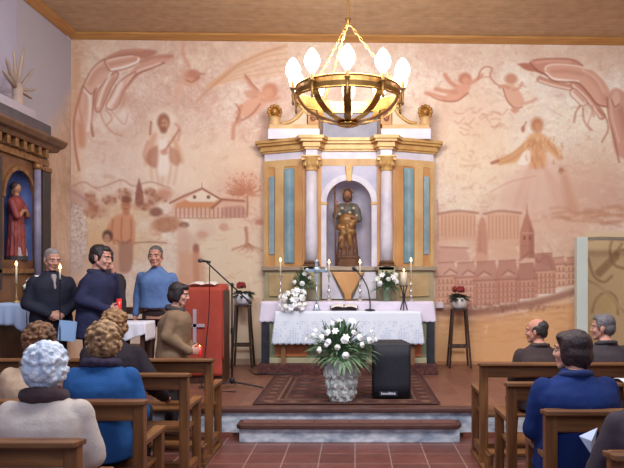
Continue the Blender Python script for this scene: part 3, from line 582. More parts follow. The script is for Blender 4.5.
# base
wpart('base_plinth', layer(.03, ZP + .002, zr(300)), greenm, R0)
wpart('pedestal_zone', layer(.0, zr(300), zr(271)), greenm, R0)
wpart('ledge', layer(.05, zr(270.5), zr(266.5)), M('grey_ledge', (176, 160, 140), rough=.5, var=.1), R0, bevel=.008)
for x0, x1, y in ((268, 300, 0), (398, 430, 0)):
    a = V(PX(x0, 9.8), 9.835, 0); b = V(PX(x1, 9.6), 9.612, 0)
    if x0 > 350: a = V(PX(x0, 9.6), 9.612, 0); b = V(PX(x1, 9.8), 9.835, 0)
    d = (b - a).normalized(); n = V(d.y, -d.x, 0); c = (a + b) / 2 + n * .012; rot = Matrix(((d.x, -d.y, 0), (d.y, d.x, 0), (0, 0, 1)))
    wpart('pedestal_panel', G().box((c.x, c.y, (zr(297) + zr(274)) / 2), ((b - a).length * .9, .03, zr(274) - zr(297)), rot), M('tan_marble', (216, 188, 142), rough=.4, scale=5, rgb2=(190, 162, 116), detail=8), R0, bevel=.006)
# tapered gilded bracket under the niche, white flanks
g = G(); f = lambda a, b, z: (a, z, b)
g.prism([(PX(332, 9.6), zr(272)), (PX(344, 9.6), zr(294)), (PX(345, 9.6), zr(300)), (PX(351, 9.6), zr(300)), (PX(352, 9.6), zr(294)), (PX(364, 9.6), zr(272))], 9.50, 9.62, f)
wpart('niche_bracket', g, ochre, R0, bevel=.012)
g = G().prism([(PX(322, 9.6), zr(272)), (PX(322, 9.6), zr(299)), (PX(343, 9.6), zr(299)), (PX(331, 9.6), zr(272))], 9.58, 9.62, f); wpart('bracket_flank', g, white, R0)
g = G().prism([(PX(376, 9.6), zr(272)), (PX(365, 9.6), zr(272)), (PX(353, 9.6), zr(299)), (PX(376, 9.6), zr(299))], 9.58, 9.62, f); wpart('bracket_flank', g, white, R0)
# wings
zb, zt = zr(266.5), zr(165)
for s, pa, pb in ((-1, (xo0, YO), (xi0, YI)), (1, (xi1, YI), (xo1, YO))):
    g = G().prism([pa, pb, (pb[0], YB), (pa[0], YB)], zb, zt); wpart('side_wing', g, ochre, R0)
    a, b = V(*pa, 0), V(*pb, 0); d = (b - a); L = d.length; d.normalize(); n = V(d.y, -d.x, 0); rot = Matrix(((d.x, -d.y, 0), (d.y, d.x, 0), (0, 0, 1)))
    def strip(t0, t1, z0, z1, th, mat, nm):
        if s > 0: t0, t1 = 1 - t1, 1 - t0
        c = a + d * (L * (t0 + t1) / 2) + n * (th / 2 - .004)
        wpart(nm, G().box((c.x, c.y, (z0 + z1) / 2), (L * (t1 - t0), th, z1 - z0), rot), mat, R0, bevel=.006)
    strip(0, .10, zb, zt, .035, ochre2, 'pilaster'); strip(.30, .52, zb, zt, .035, ochre2, 'pilaster'); strip(.80, 1.0, zb, zt, .035, ochre, 'pilaster')
    strip(.13, .27, zr(254), zr(174), .022, paleb, 'blue_panel'); strip(.54, .78, zr(263), zr(167), .026, bluep, 'blue_panel')
    strip(.62, .70, zr(262), zr(168), .034, paleb, 'panel_rib')
# columns
for x in (311.5, 386.5):
    cx = PX(x, 9.5)
    wpart('column_backing', G().bx(cx - .135, cx + .135, 9.57, YB, zb, zt), ochre, R0)
    wpart('column_pedestal', G().bx(cx - .12, cx + .12, YC - .05, 9.6, zr(300), zb + .002), greenm, R0, bevel=.008)
    col = wpart('column', G().lathe([(.088, zr(262)), (.09, zr(240)), (.084, zr(205)), (.076, zr(171))], (cx, 9.5, 0), 24), white, R0, smooth=True)
    wpart('column_base', G().lathe([(.125, zb), (.125, zb + .025), (.105, zb + .035), (.118, zb + .06), (.095, zb + .075), (.09, zb + .085)], (cx, 9.5, 0), 24), darkb, col)
    g = G().lathe([(.078, zr(172)), (.092, zr(171)), (.082, zr(169)), (.1, zr(165)), (.125, zr(160)), (.13, zr(158.5))], (cx, 9.5, 0), 24)
    for k in range(10):
        a = 2 * PI * k / 10; g.ell((cx + .105 * math.cos(a), 9.5 + .105 * math.sin(a), zr(165)), (.02, .02, .035), nu=8, nv=6)
    for sx in (-1, 1): g.tube([(cx + sx * .115, 9.40, zr(160)), (cx + sx * .115, 9.6, zr(160))], .026, 12)
    g.box((cx, 9.5, zr(157.8)), (.27, .26, .02)); wpart('capital', g, gold, col)
# centre panel with the round arch opening
xa0, xa1 = PX(326.5, 9.62), PX(371.5, 9.62); xm = (xa0 + xa1) / 2; ra = (xa1 - xa0) / 2; zs = zr(203, 9.62)
cx0, cx1 = xc1 - .02, xd0 + .02
arc = [(xm + ra * math.cos(t), zs + ra * math.sin(t)) for t in np.linspace(PI, 0, 25)]
g = G(); f2 = lambda a, b, z: (a, z, b)
ztc = zr(164, 9.62)
for i in range(24):
    (x0, z0), (x1, z1) = arc[i], arc[i + 1]; g.prism([(x0, z0), (x1, z1), (x1, ztc), (x0, ztc)], 9.62, 9.66, f2)
g.bx(cx0, xa0, 9.62, 9.66, zb, ztc); g.bx(xa1, cx1, 9.62, 9.66, zb, ztc); wpart('centre_panel', g, lav, R0)
# niche (half cylinder with quarter dome)
g = G(); nd = .30
def nich(u, v):
    a = PI * (1 - u); zz = zb + (zs - zb) * min(1, v / .65)
    if v <= .65: return (xm + ra * math.cos(a), 9.655 + nd * math.sin(a), zz)
    t = (v - .65) / .35 * PI / 2; return (xm + ra * math.cos(a) * math.cos(t), 9.655 + nd * math.sin(a) * math.cos(t), zs + ra * math.sin(t))
g.grid(24, 26, nich); wpart('niche', g, niche_m, R0, smooth=True)
wpart('niche_floor', G().bx(xa0, xa1, 9.62, 9.95, zb - .02, zb + .003), niche_m, R0)
g = G(); ro = ra + .085
for i in range(24):
    t0, t1 = PI * i / 24, PI * (i + 1) / 24
    g.prism([(xm + ra * math.cos(t0), zs + ra * math.sin(t0)), (xm + ro * math.cos(t0), zs + ro * math.sin(t0)), (xm + ro * math.cos(t1), zs + ro * math.sin(t1)), (xm + ra * math.cos(t1), zs + ra * math.sin(t1))], 9.585, 9.625, f2)
wpart('arch', g, white, R0)
for sx in (-1, 1):
    x0 = xm + sx * ra; x1 = xm + sx * (ra + .08)
    p = wpart('arch_pilaster', G().bx(min(x0, x1), max(x0, x1), 9.585, 9.625, zb, zs - .02), white, R0)
    wpart('impost', G().bx(min(x0, x1) - .012, max(x0, x1) + .012, 9.57, 9.63, zs - .03, zs + .012), gold, p, bevel=.005)
    wpart('gilded_edge', G().bx(xm + sx * (ra + .095) - .012, xm + sx * (ra + .095) + .012, 9.60, 9.63, zb, zr(170, 9.6)), ochre2, R0)
g = G().prism([(xm - .03, zs + ra - .02), (xm + .03, zs + ra - .02), (xm + .055, zr(166, 9.6)), (xm - .055, zr(166, 9.6))], 9.56, 9.64, f2); wpart('keystone', g, gold, R0, bevel=.008)
# entablature
wpart('architrave', layer(.015, zr(165), zr(158)), ochre2, R0)
wpart('frieze', layer(.0, zr(158), zr(150.5)), white, R0)
g = layer(.03, zr(150.5), zr(148.5)); layer(.06, zr(148.5), zr(146), g); layer(.055, zr(146), zr(143.5), g); layer(.10, zr(143.5), zr(141), g); layer(.13, zr(141), zr(138), g)
wpart('cornice', g, gold, R0)
# crowning: white plinths, volutes and finials, centre attic
for sx, x0, x1, xf in ((-1, 269, 320, 275), (1, 381, 430, 425)):
    wpart('crown_plinth', G().bx(PX(x0, 9.7), PX(x1, 9.7), 9.6, 9.9, zr(138), zr(130, 9.7)), white, R0)
    wpart('crown_step', G().bx(PX(x0 + 1, 9.7), PX(x1 - 1, 9.7), 9.62, 9.88, zr(130, 9.7), zr(125.5, 9.7)), ochre2, R0, bevel=.008)
    xs = [PX(349 + (q - 349) * 1.0, 9.7) for q in ((282, 290, 297, 302, 305.5) if sx < 0 else (417, 409, 402, 397, 393.5))]; zsn = [zr(q, 9.7) for q in (125, 123.5, 119, 113, 105)]
    xin = PX(307 if sx < 0 else 392, 9.7)
    top = list(zip(xs, zsn)); low = [(xin, zsn[-1]), (xin, zr(125.5, 9.7))]; poly = top + low
    if sx < 0: poly = poly[::-1]
    wpart('scroll_panel', G().prism(poly, 9.68, 9.80, f2), M('cream_scroll', (226, 206, 176), var=.08), R0)
    pth = [(x, 9.67, z + .015) for x, z in top]; end = top[-1]
    cu = [(end[0] - sx * .0 + sx * .05 - .05 * sx * math.cos(t), 9.67, end[1] + .015 + .05 * math.sin(t)) for t in np.linspace(.3, 5.2, 12)]
    wpart('volute', G().tube([Vector(q) for q in crom([(a[0], a[1], a[2]) for a in pth], 4)] + [Vector(c) for c in cu], .026, 8), gold, R0, smooth=True)
    xp = PX(313.5 if sx < 0 else 386, 9.7)
    pier = wpart('crown_pier', G().bx(xp - .08, xp + .08, 9.62, 9.86, zr(125.5, 9.7), zr(108, 9.7)), ochre, R0, bevel=.008)
    wpart('pier_boss', G().ell((xp, 9.61, zr(118, 9.7)), (.045, .03, .07)), M('boss_red', (160, 104, 82), var=.15), pier, smooth=True)
    xf = PX(xf, 9.7); zf = zr(125.5, 9.7)
    fin = wpart('finial', G().lathe([(.085, zf), (.085, zf + .05), (.07, zf + .06), (.075, zf + .10), (.09, zf + .12)], (xf, 9.7, 0), 16), ochre2, R0)
    g = G().ell((xf, 9.7, zf + .19), (.075, .07, .08))
    for k in range(9):
        a = -.6 + (PI + 1.2) * k / 8; g.ell((xf + .085 * math.cos(a), 9.66, zf + .19 + .085 * math.sin(a)), (.03, .03, .03), nu=8, nv=6)
    g.ell((xf, 9.64, zf + .19), (.045, .04, .05)); wpart('rosette', g, goldp, fin, smooth=True)
wpart('attic_panel', G().bx(PX(323, 9.7), PX(377, 9.7), 9.70, 9.86, zr(138), zr(112, 9.7)), M('attic_blue_grey', (168, 168, 182), rough=.6, scale=4, rgb2=(142, 144, 164)), R0)
wpart('attic_cornice', G().bx(PX(321, 9.7), PX(379, 9.7), 9.68, 9.88, zr(112, 9.7), zr(108.5, 9.7)), gold, R0, bevel=.01)

# ---- pilgrim saint statue
SX, SY = PX(347.5, 9.72), 9.74; SZ = zb + .003
Sst = thing('saint_statue', 'painted statue of a bearded pilgrim saint with tall staff in the altarpiece niche', 'statue', (SX, SY, SZ))
robe_d = M('dark_brown_robe', (112, 74, 52), rough=.5, var=.25, scale=8); robe_g = M('gilded_tunic', (152, 110, 62), rough=.4, metal=.3, var=.3, scale=12); cape_m = M('grey_green_cape', (104, 98, 88), rough=.55, var=.25, scale=12)
skin_s = M('painted_skin', (168, 116, 84), rough=.5, var=.1)
obj('pedestal', G().lathe([(.17, 0), (.17, .03), (.15, .045), (.15, .10), (.165, .125), (.16, .14)], n=8), darkb, Sst)
g = G(); zz = .14
for k, (r, ry, z) in enumerate(((.145, .10, .02), (.135, .10, .15), (.125, .095, .3), (.115, .09, .42))): g.ell((0, 0, zz + z), (r, ry, .11))
for a in np.linspace(0, 2 * PI, 12, endpoint=False): g.caps((.125 * math.cos(a), .09 * math.sin(a), zz), .022, (.09 * math.cos(a), .07 * math.sin(a), zz + .45), .015)
obj('robe', remesh(g, .008, 2), robe_d, Sst)
g = G(); g.ell((0, -.01, zz + .50), (.125, .10, .13)); g.caps((-.10, -.06, zz + .40), .05, (.06, -.08, zz + .34), .05); g.caps((.09, -.05, zz + .50), .05, (-.10, -.085, zz + .22), .035); g.caps((.0, -.09, zz + .42), .04, (.04, -.09, zz + .16), .03); g.caps((-.06, -.08, zz + .40), .04, (-.07, -.08, zz + .12), .03)
obj('tunic', remesh(g, .008, 2, disp=.006, dscale=18), robe_g, Sst)
g = G(); g.ell((0, .0, zz + .64), (.125, .095, .10)); g.caps((-.09, 0, zz + .68), .06, (.09, 0, zz + .68), .06); g.caps((.12, -.01, zz + .65), .05, (.14, -.03, zz + .52), .055); g.caps((-.12, -.01, zz + .65), .05, (-.15, -.05, zz + .56), .05); g.caps((0, .05, zz + .66), .08, (0, .06, zz + .2), .09)
obj('cape', remesh(g, .008, 2, disp=.004, dscale=20), cape_m, Sst)
g = G(); g.caps((0, -.01, zz + .70), .035, (0, -.015, zz + .80), .033); g.ell((0, -.015, zz + .85), (.05, .06, .072)); g.ell((0, -.075, zz + .845), (.01, .015, .02)); g.caps((-.15, -.06, zz + .60), .03, (-.155, -.10, zz + .71), .024); g.caps((.14, -.04, zz + .50), .028, (.06, -.13, zz + .54), .022)
for k in range(4): g.caps((-.17 + .01 * k, -.125, zz + .70 + .016 * k), .010, (-.14 + .004 * k, -.13, zz + .70 + .016 * k), .009)
obj('body', remesh(g, .006, 2), skin_s, Sst)
g = G(); g.ell((0, .005, zz + .875), (.058, .062, .065)); g.ell((-.045, 0, zz + .82), (.02, .04, .06)); g.ell((.045, 0, zz + .82), (.02, .04, .06)); g.ell((0, -.055, zz + .79), (.034, .028, .045))
obj('hair', remesh(g, .006, 1, disp=.004, dscale=30), M('statue_hair', (92, 60, 42), var=.2), Sst)
obj('staff', G().tube([(-.15, -.13, .02), (-.165, -.135, zz + .95)], .011, 8).ell((-.165, -.135, zz + .96), .02).ell((-.164, -.135, zz + .86), .016), darkb, Sst, smooth=True)
g = G()
for k in range(9):
    a = PI * k / 8; g.ell((.075 * math.cos(a), .03, zz + .885 + .075 * math.sin(a)), .012, nu=8, nv=6)
obj('halo', g, goldp, Sst, smooth=True)
g = G()
for x, z in ((-.07, .66), (.08, .66), (.03, .60), (-.10, .58), (.12, .56)): obj('scallop_shell', G().ell((x, -.095, zz + z), (.02, .014, .02), nu=10, nv=6), M('shell', (206, 190, 160)), Sst, smooth=True)
Sst.scale = (1.12, 1.0, 1.06)


# ---- altar: carpeted step, masonry body, mensa
AX = PX(347, 9.1)
hx0, hx1 = PX(262, 9.1), PX(434, 9.1)
pre = M('patterned_step_carpet', (104, 62, 56), rough=.9, scale=22, rgb2=(66, 36, 36), detail=2, bump=.2)
one('altar_dais', G().bx(hx0 - .04, hx1 + .04, 8.98, 9.40, ZP + .001, ZP + .14), pre, 'dark red patterned carpeted step under the altar', 'step', (AX, 9.2, ZP), bevel=.008)
A0 = thing('altar', 'stone altar with dark marble ends and green and orange marbled front', 'altar', (AX, 9.25, ZP + .141))
za = ZP + .141
wpart('altar_body', G().bx(hx0 + .02, hx1 - .02, 9.13, 9.38, za, 1.14), M('altar_green', (152, 156, 120), rough=.4, scale=6, rgb2=(116, 124, 98), detail=8), A0)
for a, b in ((hx0 - .01, hx0 + .10), (hx1 - .10, hx1 + .01)): wpart('end_pillar', G().bx(a, b, 9.10, 9.38, za, 1.14), M('dark_marble', (58, 58, 66), rough=.35, scale=7, rgb2=(34, 36, 44), detail=8), A0, bevel=.006)
for a, b in ((.18, .62), (1.75, 2.2)): wpart('front_panel', G().bx(hx0 + a, hx0 + b, 9.112, 9.132, za + .09, za + .34), M('orange_marble', (214, 132, 74), rough=.4, scale=6, rgb2=(176, 96, 50), detail=8), A0, bevel=.006)
wpart('front_base', G().bx(hx0 + .1, hx1 - .1, 9.10, 9.132, za, za + .07), greenm, A0, bevel=.006)
zm1 = 1.285; px0, px1 = PX(263, 9.2), PX(432, 9.2)
wpart('mensa', G().bx(px0, px1, 9.12, 9.395, 1.14, zm1), white, A0, bevel=.01)
# front table part carrying the lace cloth
zm2 = 1.165; lx0, lx1 = PX(275.5, 8.95), PX(420.5, 8.95)
wpart('front_table', G().bx(lx0 + .02, lx1 - .02, 8.97, 9.118, zm2 - .05, zm2), M('table_wood', (130, 90, 60)), A0)
for x in (lx0 + .1, lx1 - .1): wpart('table_leg', G().bx(x - .03, x + .03, 9.0, 9.06, za, zm2 - .051), M('table_wood', (130, 90, 60)), A0)
def M_lace(name, base, hole, zlo, zhi, dens=70):
    m = bpy.data.materials.new(name); m.use_nodes = True; nt = m.node_tree; N = nt.nodes; L = nt.links; b = N['Principled BSDF']; b.inputs['Roughness'].default_value = .85
    tc = N.new('ShaderNodeTexCoord'); sp = N.new('ShaderNodeSeparateXYZ'); L.new(tc.outputs['Object'], sp.inputs[0])
    vo = N.new('ShaderNodeTexVoronoi'); vo.inputs['Scale'].default_value = dens; L.new(tc.outputs['Object'], vo.inputs['Vector'])
    wv = N.new('ShaderNodeTexVoronoi'); wv.inputs['Scale'].default_value = 30; wv.feature = 'DISTANCE_TO_EDGE'; wv.inputs['Randomness'].default_value = .25; L.new(tc.outputs['Object'], wv.inputs['Vector'])
    r1 = N.new('ShaderNodeMapRange'); r1.inputs[1].default_value = .25; r1.inputs[2].default_value = .55; L.new(vo.outputs['Distance'], r1.inputs[0])
    r2 = N.new('ShaderNodeMapRange'); r2.inputs[1].default_value = .05; r2.inputs[2].default_value = .16; L.new(wv.outputs['Distance'], r2.inputs[0])
    mu = N.new('ShaderNodeMath'); mu.operation = 'MULTIPLY'; L.new(r1.outputs[0], mu.inputs[0]); L.new(r2.outputs[0], mu.inputs[1])
    zr_ = N.new('ShaderNodeMapRange'); zr_.inputs[1].default_value = zhi; zr_.inputs[2].default_value = zlo; L.new(sp.outputs[2], zr_.inputs[0])
    st_ = N.new('ShaderNodeMath'); st_.operation = 'GREATER_THAN'; st_.inputs[1].default_value = .5; L.new(zr_.outputs[0], st_.inputs[0])
    m2 = N.new('ShaderNodeMath'); m2.operation = 'MULTIPLY'; L.new(mu.outputs[0], m2.inputs[0]); L.new(st_.outputs[0], m2.inputs[1])
    mx = N.new('ShaderNodeMix'); mx.data_type = 'RGBA'; L.new(m2.outputs[0], mx.inputs[0]); mx.inputs[6].default_value = (*lin(base), 1); mx.inputs[7].default_value = (*lin(hole), 1); L.new(mx.outputs[2], b.inputs['Base Color']); return m
# pinkish under-cloth over the mensa
def drape(x0, x1, y0, y1, zt, zbf, zbs, fl=.04, sc=0.0, scn=24, amp=.006, nx=120):
    g = G(); n = 8
    # front fall
    def fr(u, v):
        if v < .3:
            return (x0 + (x1 - x0) * u, y1 + (y0 - y1) * v / .3, zt)
        t = (v - .3) / .7; zz = zt - (zt - zbf) * t; s_ = abs(math.sin(u * scn * PI)) * sc * t
        xx = x0 - fl * t * 1.0 + (x1 - x0 + 2 * fl * t) * u
        return (xx, y0 - .006 - fl * .4 * t - amp * t * math.sin(u * 60), zz - s_)
    g.grid(nx, 22, fr)
    for sx, xe in ((-1, x0), (1, x1)):
        def sd(u, v, sx=sx, xe=xe):
            zz = zt - (zt - zbs) * v; return (xe + sx * fl * v + sx * amp * v * math.sin(u * 14), y0 - .006 - fl * .4 * v + (y1 - y0) * u, zz - abs(math.sin(u * 4 * PI)) * sc * v)
        g.grid(24, 12, sd)
    return g
pinkc = M('pale_pink_linen', (230, 220, 238), rough=.9, var=.05, scale=8, bump=.1)
one('under_cloth', drape(px0 - .012, px1 + .012, 9.105, 9.39, zm1 + .004, 1.02, 1.02, .03, .012, 30), pinkc, 'pale pink linen cloth hanging over both ends of the altar', 'altar cloth', (AX, 9.25, zm1), smooth=True, solid=.004)
one('lace_cloth', drape(lx0, lx1, 8.955, 9.07, zm2 + .004, .735, .735, .05, .02, 26), M_lace('white_lace', (232, 238, 250), (190, 204, 228), -.26, .0, 110), 'white lace altar cloth with scalloped lower edge on the altar front', 'altar cloth', (AX, 9.05, zm2), smooth=True, solid=.004)

# ---- altar furnishings
wax = M('ivory_wax', (240, 226, 196), rough=.4, var=.05); flame_m = M_glow('candle_flame', (255, 196, 110), 14); brass = M('worn_brass', (196, 168, 120), rough=.3, metal=.7, var=.2); silver = M('tarnished_silver', (170, 184, 196), rough=.3, metal=.7, var=.15, scale=12)
silv2 = M('silvered_stick', (206, 200, 196), rough=.25, metal=.6, var=.15, scale=14)
def flame(c, h=.045, r=.011): return G().lathe([(.002, 0), (r * .7, h * .14), (r, h * .32), (r * .7, h * .6), (r * .25, h * .88), (.001, h)], c, 10)
def candle(x, y, z, h, r, label, group=None, fh=.05, m=wax, light=1.2):
    c = thing('candle', label, 'candle', (x, y, z), group=group)
    obj('wax', G().lathe([(r, 0), (r, h - .004), (r * .8, h), (r * .2, h - .003)], n=14), m, c, smooth=True)
    w_ = obj('wick', G().tube([(0, 0, h - .003), (0, 0, h + .012)], .0015, 6), M('wick', (40, 30, 26)), c)
    obj('flame', flame((0, 0, h + .008), fh, fh * .26), flame_m, c, smooth=True); return c
stick = None
YCd = 9.30
tl = ('tall white candle at the far left end of the altar', 'tall white candle left of the niche, above the crucifix', 'tall white candle just right of the statue, by the gooseneck microphone', 'tall white candle at the right end of the altar')
tl2 = ('silver candlestick at the far left end of the altar', 'silver candlestick between crucifix and open book', 'silver candlestick behind the gooseneck microphone', 'silver candlestick at the right end of the altar')
for k, px in enumerate((280.5, 329, 360, 411)):
    x = PX(px, YCd); H = PZ(275 if k != 3 else 274, YCd) - zm1 - .005
    if stick is None:
        stick = thing('candlestick', tl2[0], 'candlestick', (x, YCd, zm1 + .007), group='altar candlesticks')
        obj('foot', G().lathe([(.052, 0), (.052, .012), (.03, .025), (.018, .045)]), silv2, stick, smooth=True)
        pr = [(.016, .045), (.026, .06), (.012, .075), (.012, .11), (.024, .125), (.024, .14), (.012, .155), (.010, .21), (.022, .225), (.010, .24), (.009, H - .05), (.018, H - .035), (.010, H - .025)]
        obj('stem', G().lathe(pr), silv2, stick, smooth=True); obj('drip_pan', G().lathe([(.008, H - .026), (.032, H - .012), (.034, H - .008), (.014, H - .012), (.014, H)]), silv2, stick, smooth=True)
    else: dup(stick, (x, YCd, zm1 + .007), label=tl2[k])
    candle(x, YCd, zm1 + .007 + H, PZ(262 if k in (0, 3) else 264, YCd) - (zm1 + .007 + H), .011, tl[k], group='altar candles', fh=.055)
# crucifix
zc0 = zm2 + .006; x = PX(316.5, 9.0)
cr = thing('standing_crucifix', 'silver standing cross on a stepped foot at the left of the altar', 'crucifix', (x, 9.02, zc0))
obj('foot', G().lathe([(.055, 0), (.055, .015), (.042, .03), (.035, .06), (.02, .09)], n=6), silver, cr)
H = PZ(262, 9.02) - zc0
obj('shaft', G().tube([(0, 0, .08), (0, 0, H - .28)], .012, 10).ell((0, 0, .16), .02).ell((0, 0, .36), .022), silver, cr, smooth=True)
g = G().bx(-.018, .018, -.01, .01, H - .30, H); g.bx(-.125, .125, -.01, .01, H - .135, H - .095)
for p in ((-.13, 0, H - .115), (.13, 0, H - .115), (0, 0, H + .005)): g.ell(p, (.032, .014, .032), nu=10, nv=6)
g.ell((0, -.005, H - .115), (.05, .012, .05)); obj('cross', g, silver, cr)
# open book on a low stand
x = PX(344, 9.0); bs = thing('book_stand', 'low dark bookstand on the altar between crucifix and microphone', 'bookstand', (x, 9.03, zc0))
obj('base', G().bx(-.17, .17, -.03, .03, 0, .02), M('dark_wood_stand', (74, 52, 46)), bs, bevel=.004)
for sx in (-1, 1): obj('book_support', G().tube([(sx * .16, -.04, .018), (sx * .14, .045, .075)], .008, 8), M('dark_wood_stand', (74, 52, 46)), bs)
bk = thing('open_book', 'large open missal lying on the low bookstand on the altar', 'book', (x, 9.03, zc0 + .028))
def page(sx):
    g = G()
    def fn(u, v): return (sx * (.005 + .175 * u), -.055 + .10 * v, .005 + .03 * v + .022 * math.sin(u * PI) - .012 * u + .012)
    g.grid(10, 6, fn); return g
for sx in (-1, 1): obj('page', page(sx), M('page_white', (238, 234, 228), var=.03), bk, smooth=True, solid=.006)
def cov(u, v): return ((-.19 + .38 * u), -.06 + .115 * v, .0 + .035 * v - .016 * abs(2 * u - 1) + .016)
obj('cover', G().grid(12, 6, cov), M('dark_cover', (58, 44, 56)), bk, solid=.006)
# gooseneck microphone
x = PX(370, 9.0); mc = thing('desk_microphone', 'black gooseneck desk microphone standing on the altar', 'microphone', (x, 9.02, zc0)); blk = M('black_plastic', (36, 34, 40), rough=.4, var=.1)
obj('base', G().lathe([(.075, 0), (.075, .01), (.06, .02), (.02, .026)]), blk, mc, smooth=True)
pts = crom([(0, 0, .02), (0, 0, .12), (-.03, 0, .30), (-.10, -.02, .44), (-.19, -.03, .55)], 8)
obj('gooseneck', G().tube([Vector(q) for q in pts], .009, 8), M('bronze_gooseneck', (92, 72, 60), rough=.35, metal=.4), mc, smooth=True)
obj('capsule', G().caps((-.185, -.03, .545), .016, (-.225, -.035, .578), .024), blk, mc, smooth=True)
# paschal candle on tripod
x = PX(404, 9.0); y_ = 9.03; tp = thing('candle_tripod', 'black wrought iron tripod candle holder on the right of the altar', 'candle holder', (x, y_, zc0)); iron = M('wrought_iron', (48, 46, 56), rough=.5, var=.15)
Ht = PZ(285.5, y_) - zc0
for k in range(3):
    a = 2 * PI * k / 3 + .4; p = [(.055 * math.cos(a), .055 * math.sin(a), 0.006), (.04 * math.cos(a), .04 * math.sin(a), .06), (.014 * math.cos(a), .014 * math.sin(a), .14), (.02 * math.cos(a), .02 * math.sin(a), Ht * .7), (.05 * math.cos(a), .05 * math.sin(a), Ht - .012)]
    obj('leg', G().tube([Vector(q) for q in crom(p, 6)], .008, 8), iron, tp, smooth=True)
obj('plate', G().lathe([(.056, Ht - .012), (.062, Ht - .004), (.062, Ht), (.02, Ht)]), iron, tp, smooth=True)
candle(x, y_, zc0 + Ht + .001, PZ(272, y_) - zc0 - Ht, .046, 'thick short white pillar candle burning on the iron tripod', fh=.04)
# flowers
leafm = M('deep_green_leaf', (82, 114, 82), rough=.5, var=.3, scale=12); leafm2 = M('fresh_green_leaf', (110, 138, 102), rough=.5, var=.25, scale=12); petal = M('white_petal', (244, 246, 248), rough=.6, var=.02); petalc = M('cream_petal', (240, 240, 234), rough=.6, var=.04)
def leaf(g, base, d, L, w, droop=.3, n=5):
    d = Vector(d).normalized(); side = d.cross(Vector((0, 0, 1)));
    side = side.normalized() if side.length > .01 else Vector((1, 0, 0)); vs = []; b = Vector(base)
    for i in range(n + 1):
        t = i / n; p = b + d * (L * t) - Vector((0, 0, 1)) * (droop * L * t * t); ww = w * math.sin(PI * min(.98, .08 + .9 * t)) / 2
        vs += [p - side * ww, p + Vector((0, 0, ww * .3)), p + side * ww]
    fs = []
    for i in range(n):
        a = i * 3; fs += [(a, a + 1, a + 4, a + 3), (a + 1, a + 2, a + 5, a + 4)]
    g.add(vs, fs)
def rose(r, d):
    g = G(); d = Vector(d).normalized(); q = d.to_track_quat('Z', 'Y').to_matrix()
    for ring, (nn, rr, zz, tl_) in enumerate(((3, .35, .55, .1), (5, .6, .35, .35), (6, .85, .1, .7))):
        for k in range(nn):
            a = 2 * PI * k / nn + ring; c = Vector((rr * math.cos(a) * r * .75, rr * math.sin(a) * r * .75, zz * r))
            R_ = Matrix.Rotation(a, 3, 'Z') @ Matrix.Rotation(.9 - tl_, 3, 'Y'); g.ell(q @ c, (r * .5, r * .55, r * .16), q @ R_, 8, 6)
    g.ell(q @ Vector((0, 0, r * .3)), (r * .5, r * .5, r * .55), q, 8, 6); return g
def lily(r, d):
    g = G(); d = Vector(d).normalized(); q = d.to_track_quat('Z', 'Y').to_matrix()
    for k in range(6):
        a = 2 * PI * k / 6; vs = []
        for i in range(5):
            t = i / 4; rr = r * (.12 + 1.0 * t); zz = r * (.1 + 1.0 * t - .75 * t * t); ww = r * .36 * math.sin(PI * (.15 + .8 * t))
            ca, sa = math.cos(a), math.sin(a); c = Vector((rr * ca, rr * sa, zz)); s_ = Vector((-sa, ca, 0)) * ww
            vs += [q @ (c - s_), q @ (c + Vector((0, 0, -.06 * r))), q @ (c + s_)]
        fs = []
        for i in range(4):
            b = i * 3; fs += [(b, b + 1, b + 4, b + 3), (b + 1, b + 2, b + 5, b + 4)]
        g.add(vs, fs)
    g.ell(q @ Vector((0, 0, r * .25)), (r * .1, r * .1, r * .28), q, 6, 5); return g
def bouquet(name, label, loc, rx, rz, nleaf, spots, zb_=0.0, fr=.035, seed=1, leafL=.14, kinds='rl', lm=None, yflat=.8):
    q = random.Random(seed); root = thing(name, label, 'flowers', loc)
    for mi, m in enumerate((lm or leafm, leafm2)):
        g = G()
        for k in range(nleaf):
            a = q.uniform(0, 2 * PI); e = q.uniform(-.25, 1.45); st_ = q.uniform(.3, .75)
            d = Vector((math.cos(a) * math.cos(e), math.sin(a) * math.cos(e) * yflat, math.sin(e)))
            b = Vector((d.x * rx * st_, d.y * rx * st_, zb_ + d.z * rz * st_)); leaf(g, b, d + Vector((q.uniform(-.4, .4), q.uniform(-.4, .4), q.uniform(-.1, .4))), leafL * q.uniform(.6, 1.3), .03 * q.uniform(.5, 1.1) * leafL / .14, q.uniform(.1, .6))
        for k in range(nleaf // 4):
            a = q.uniform(0, 2 * PI); e = q.uniform(.1, 1.4); d = Vector((math.cos(a) * math.cos(e), math.sin(a) * math.cos(e) * yflat, math.sin(e))); g.tube([(0, 0, zb_ - .05), (d.x * rx * .5, d.y * rx * .5, zb_ + d.z * rz * .6), (d.x * rx * .85, d.y * rx * .85, zb_ + d.z * rz * .85)], .004, 5)
        obj('foliage' if mi == 0 else 'stems', g, m, root)
    for i, (x, z, s, kd) in enumerate(spots):
        yy = -math.sqrt(max(.05, 1 - (x / rx) ** 2 * .8 - ((z - zb_) / rz) ** 2 * .6)) * rx * yflat
        d = Vector((x * .8, yy * 1.1, (z - zb_) * .6)); g = rose(s, d) if kd == 'r' else lily(s, d)
        g.v = [(a + x, b + yy, c + z) for a, b, c in g.v]; obj('lily' if kd == 'l' else 'rose', g, petal if i % 3 else petalc, root, smooth=True)
    return root
# low white bouquet on the altar left
q = random.Random(4); sp = [(q.uniform(-.17, .17), q.uniform(-.02, .25), q.uniform(.034, .05), 'l' if k % 3 else 'r') for k in range(26)]
bouquet('white_bouquet', 'low mass of small white flowers lying on the left end of the altar', (PX(293, 9.05), 9.04, zc0 + .05), .2, .26, 34, sp, zb_=0, seed=5, leafL=.07)
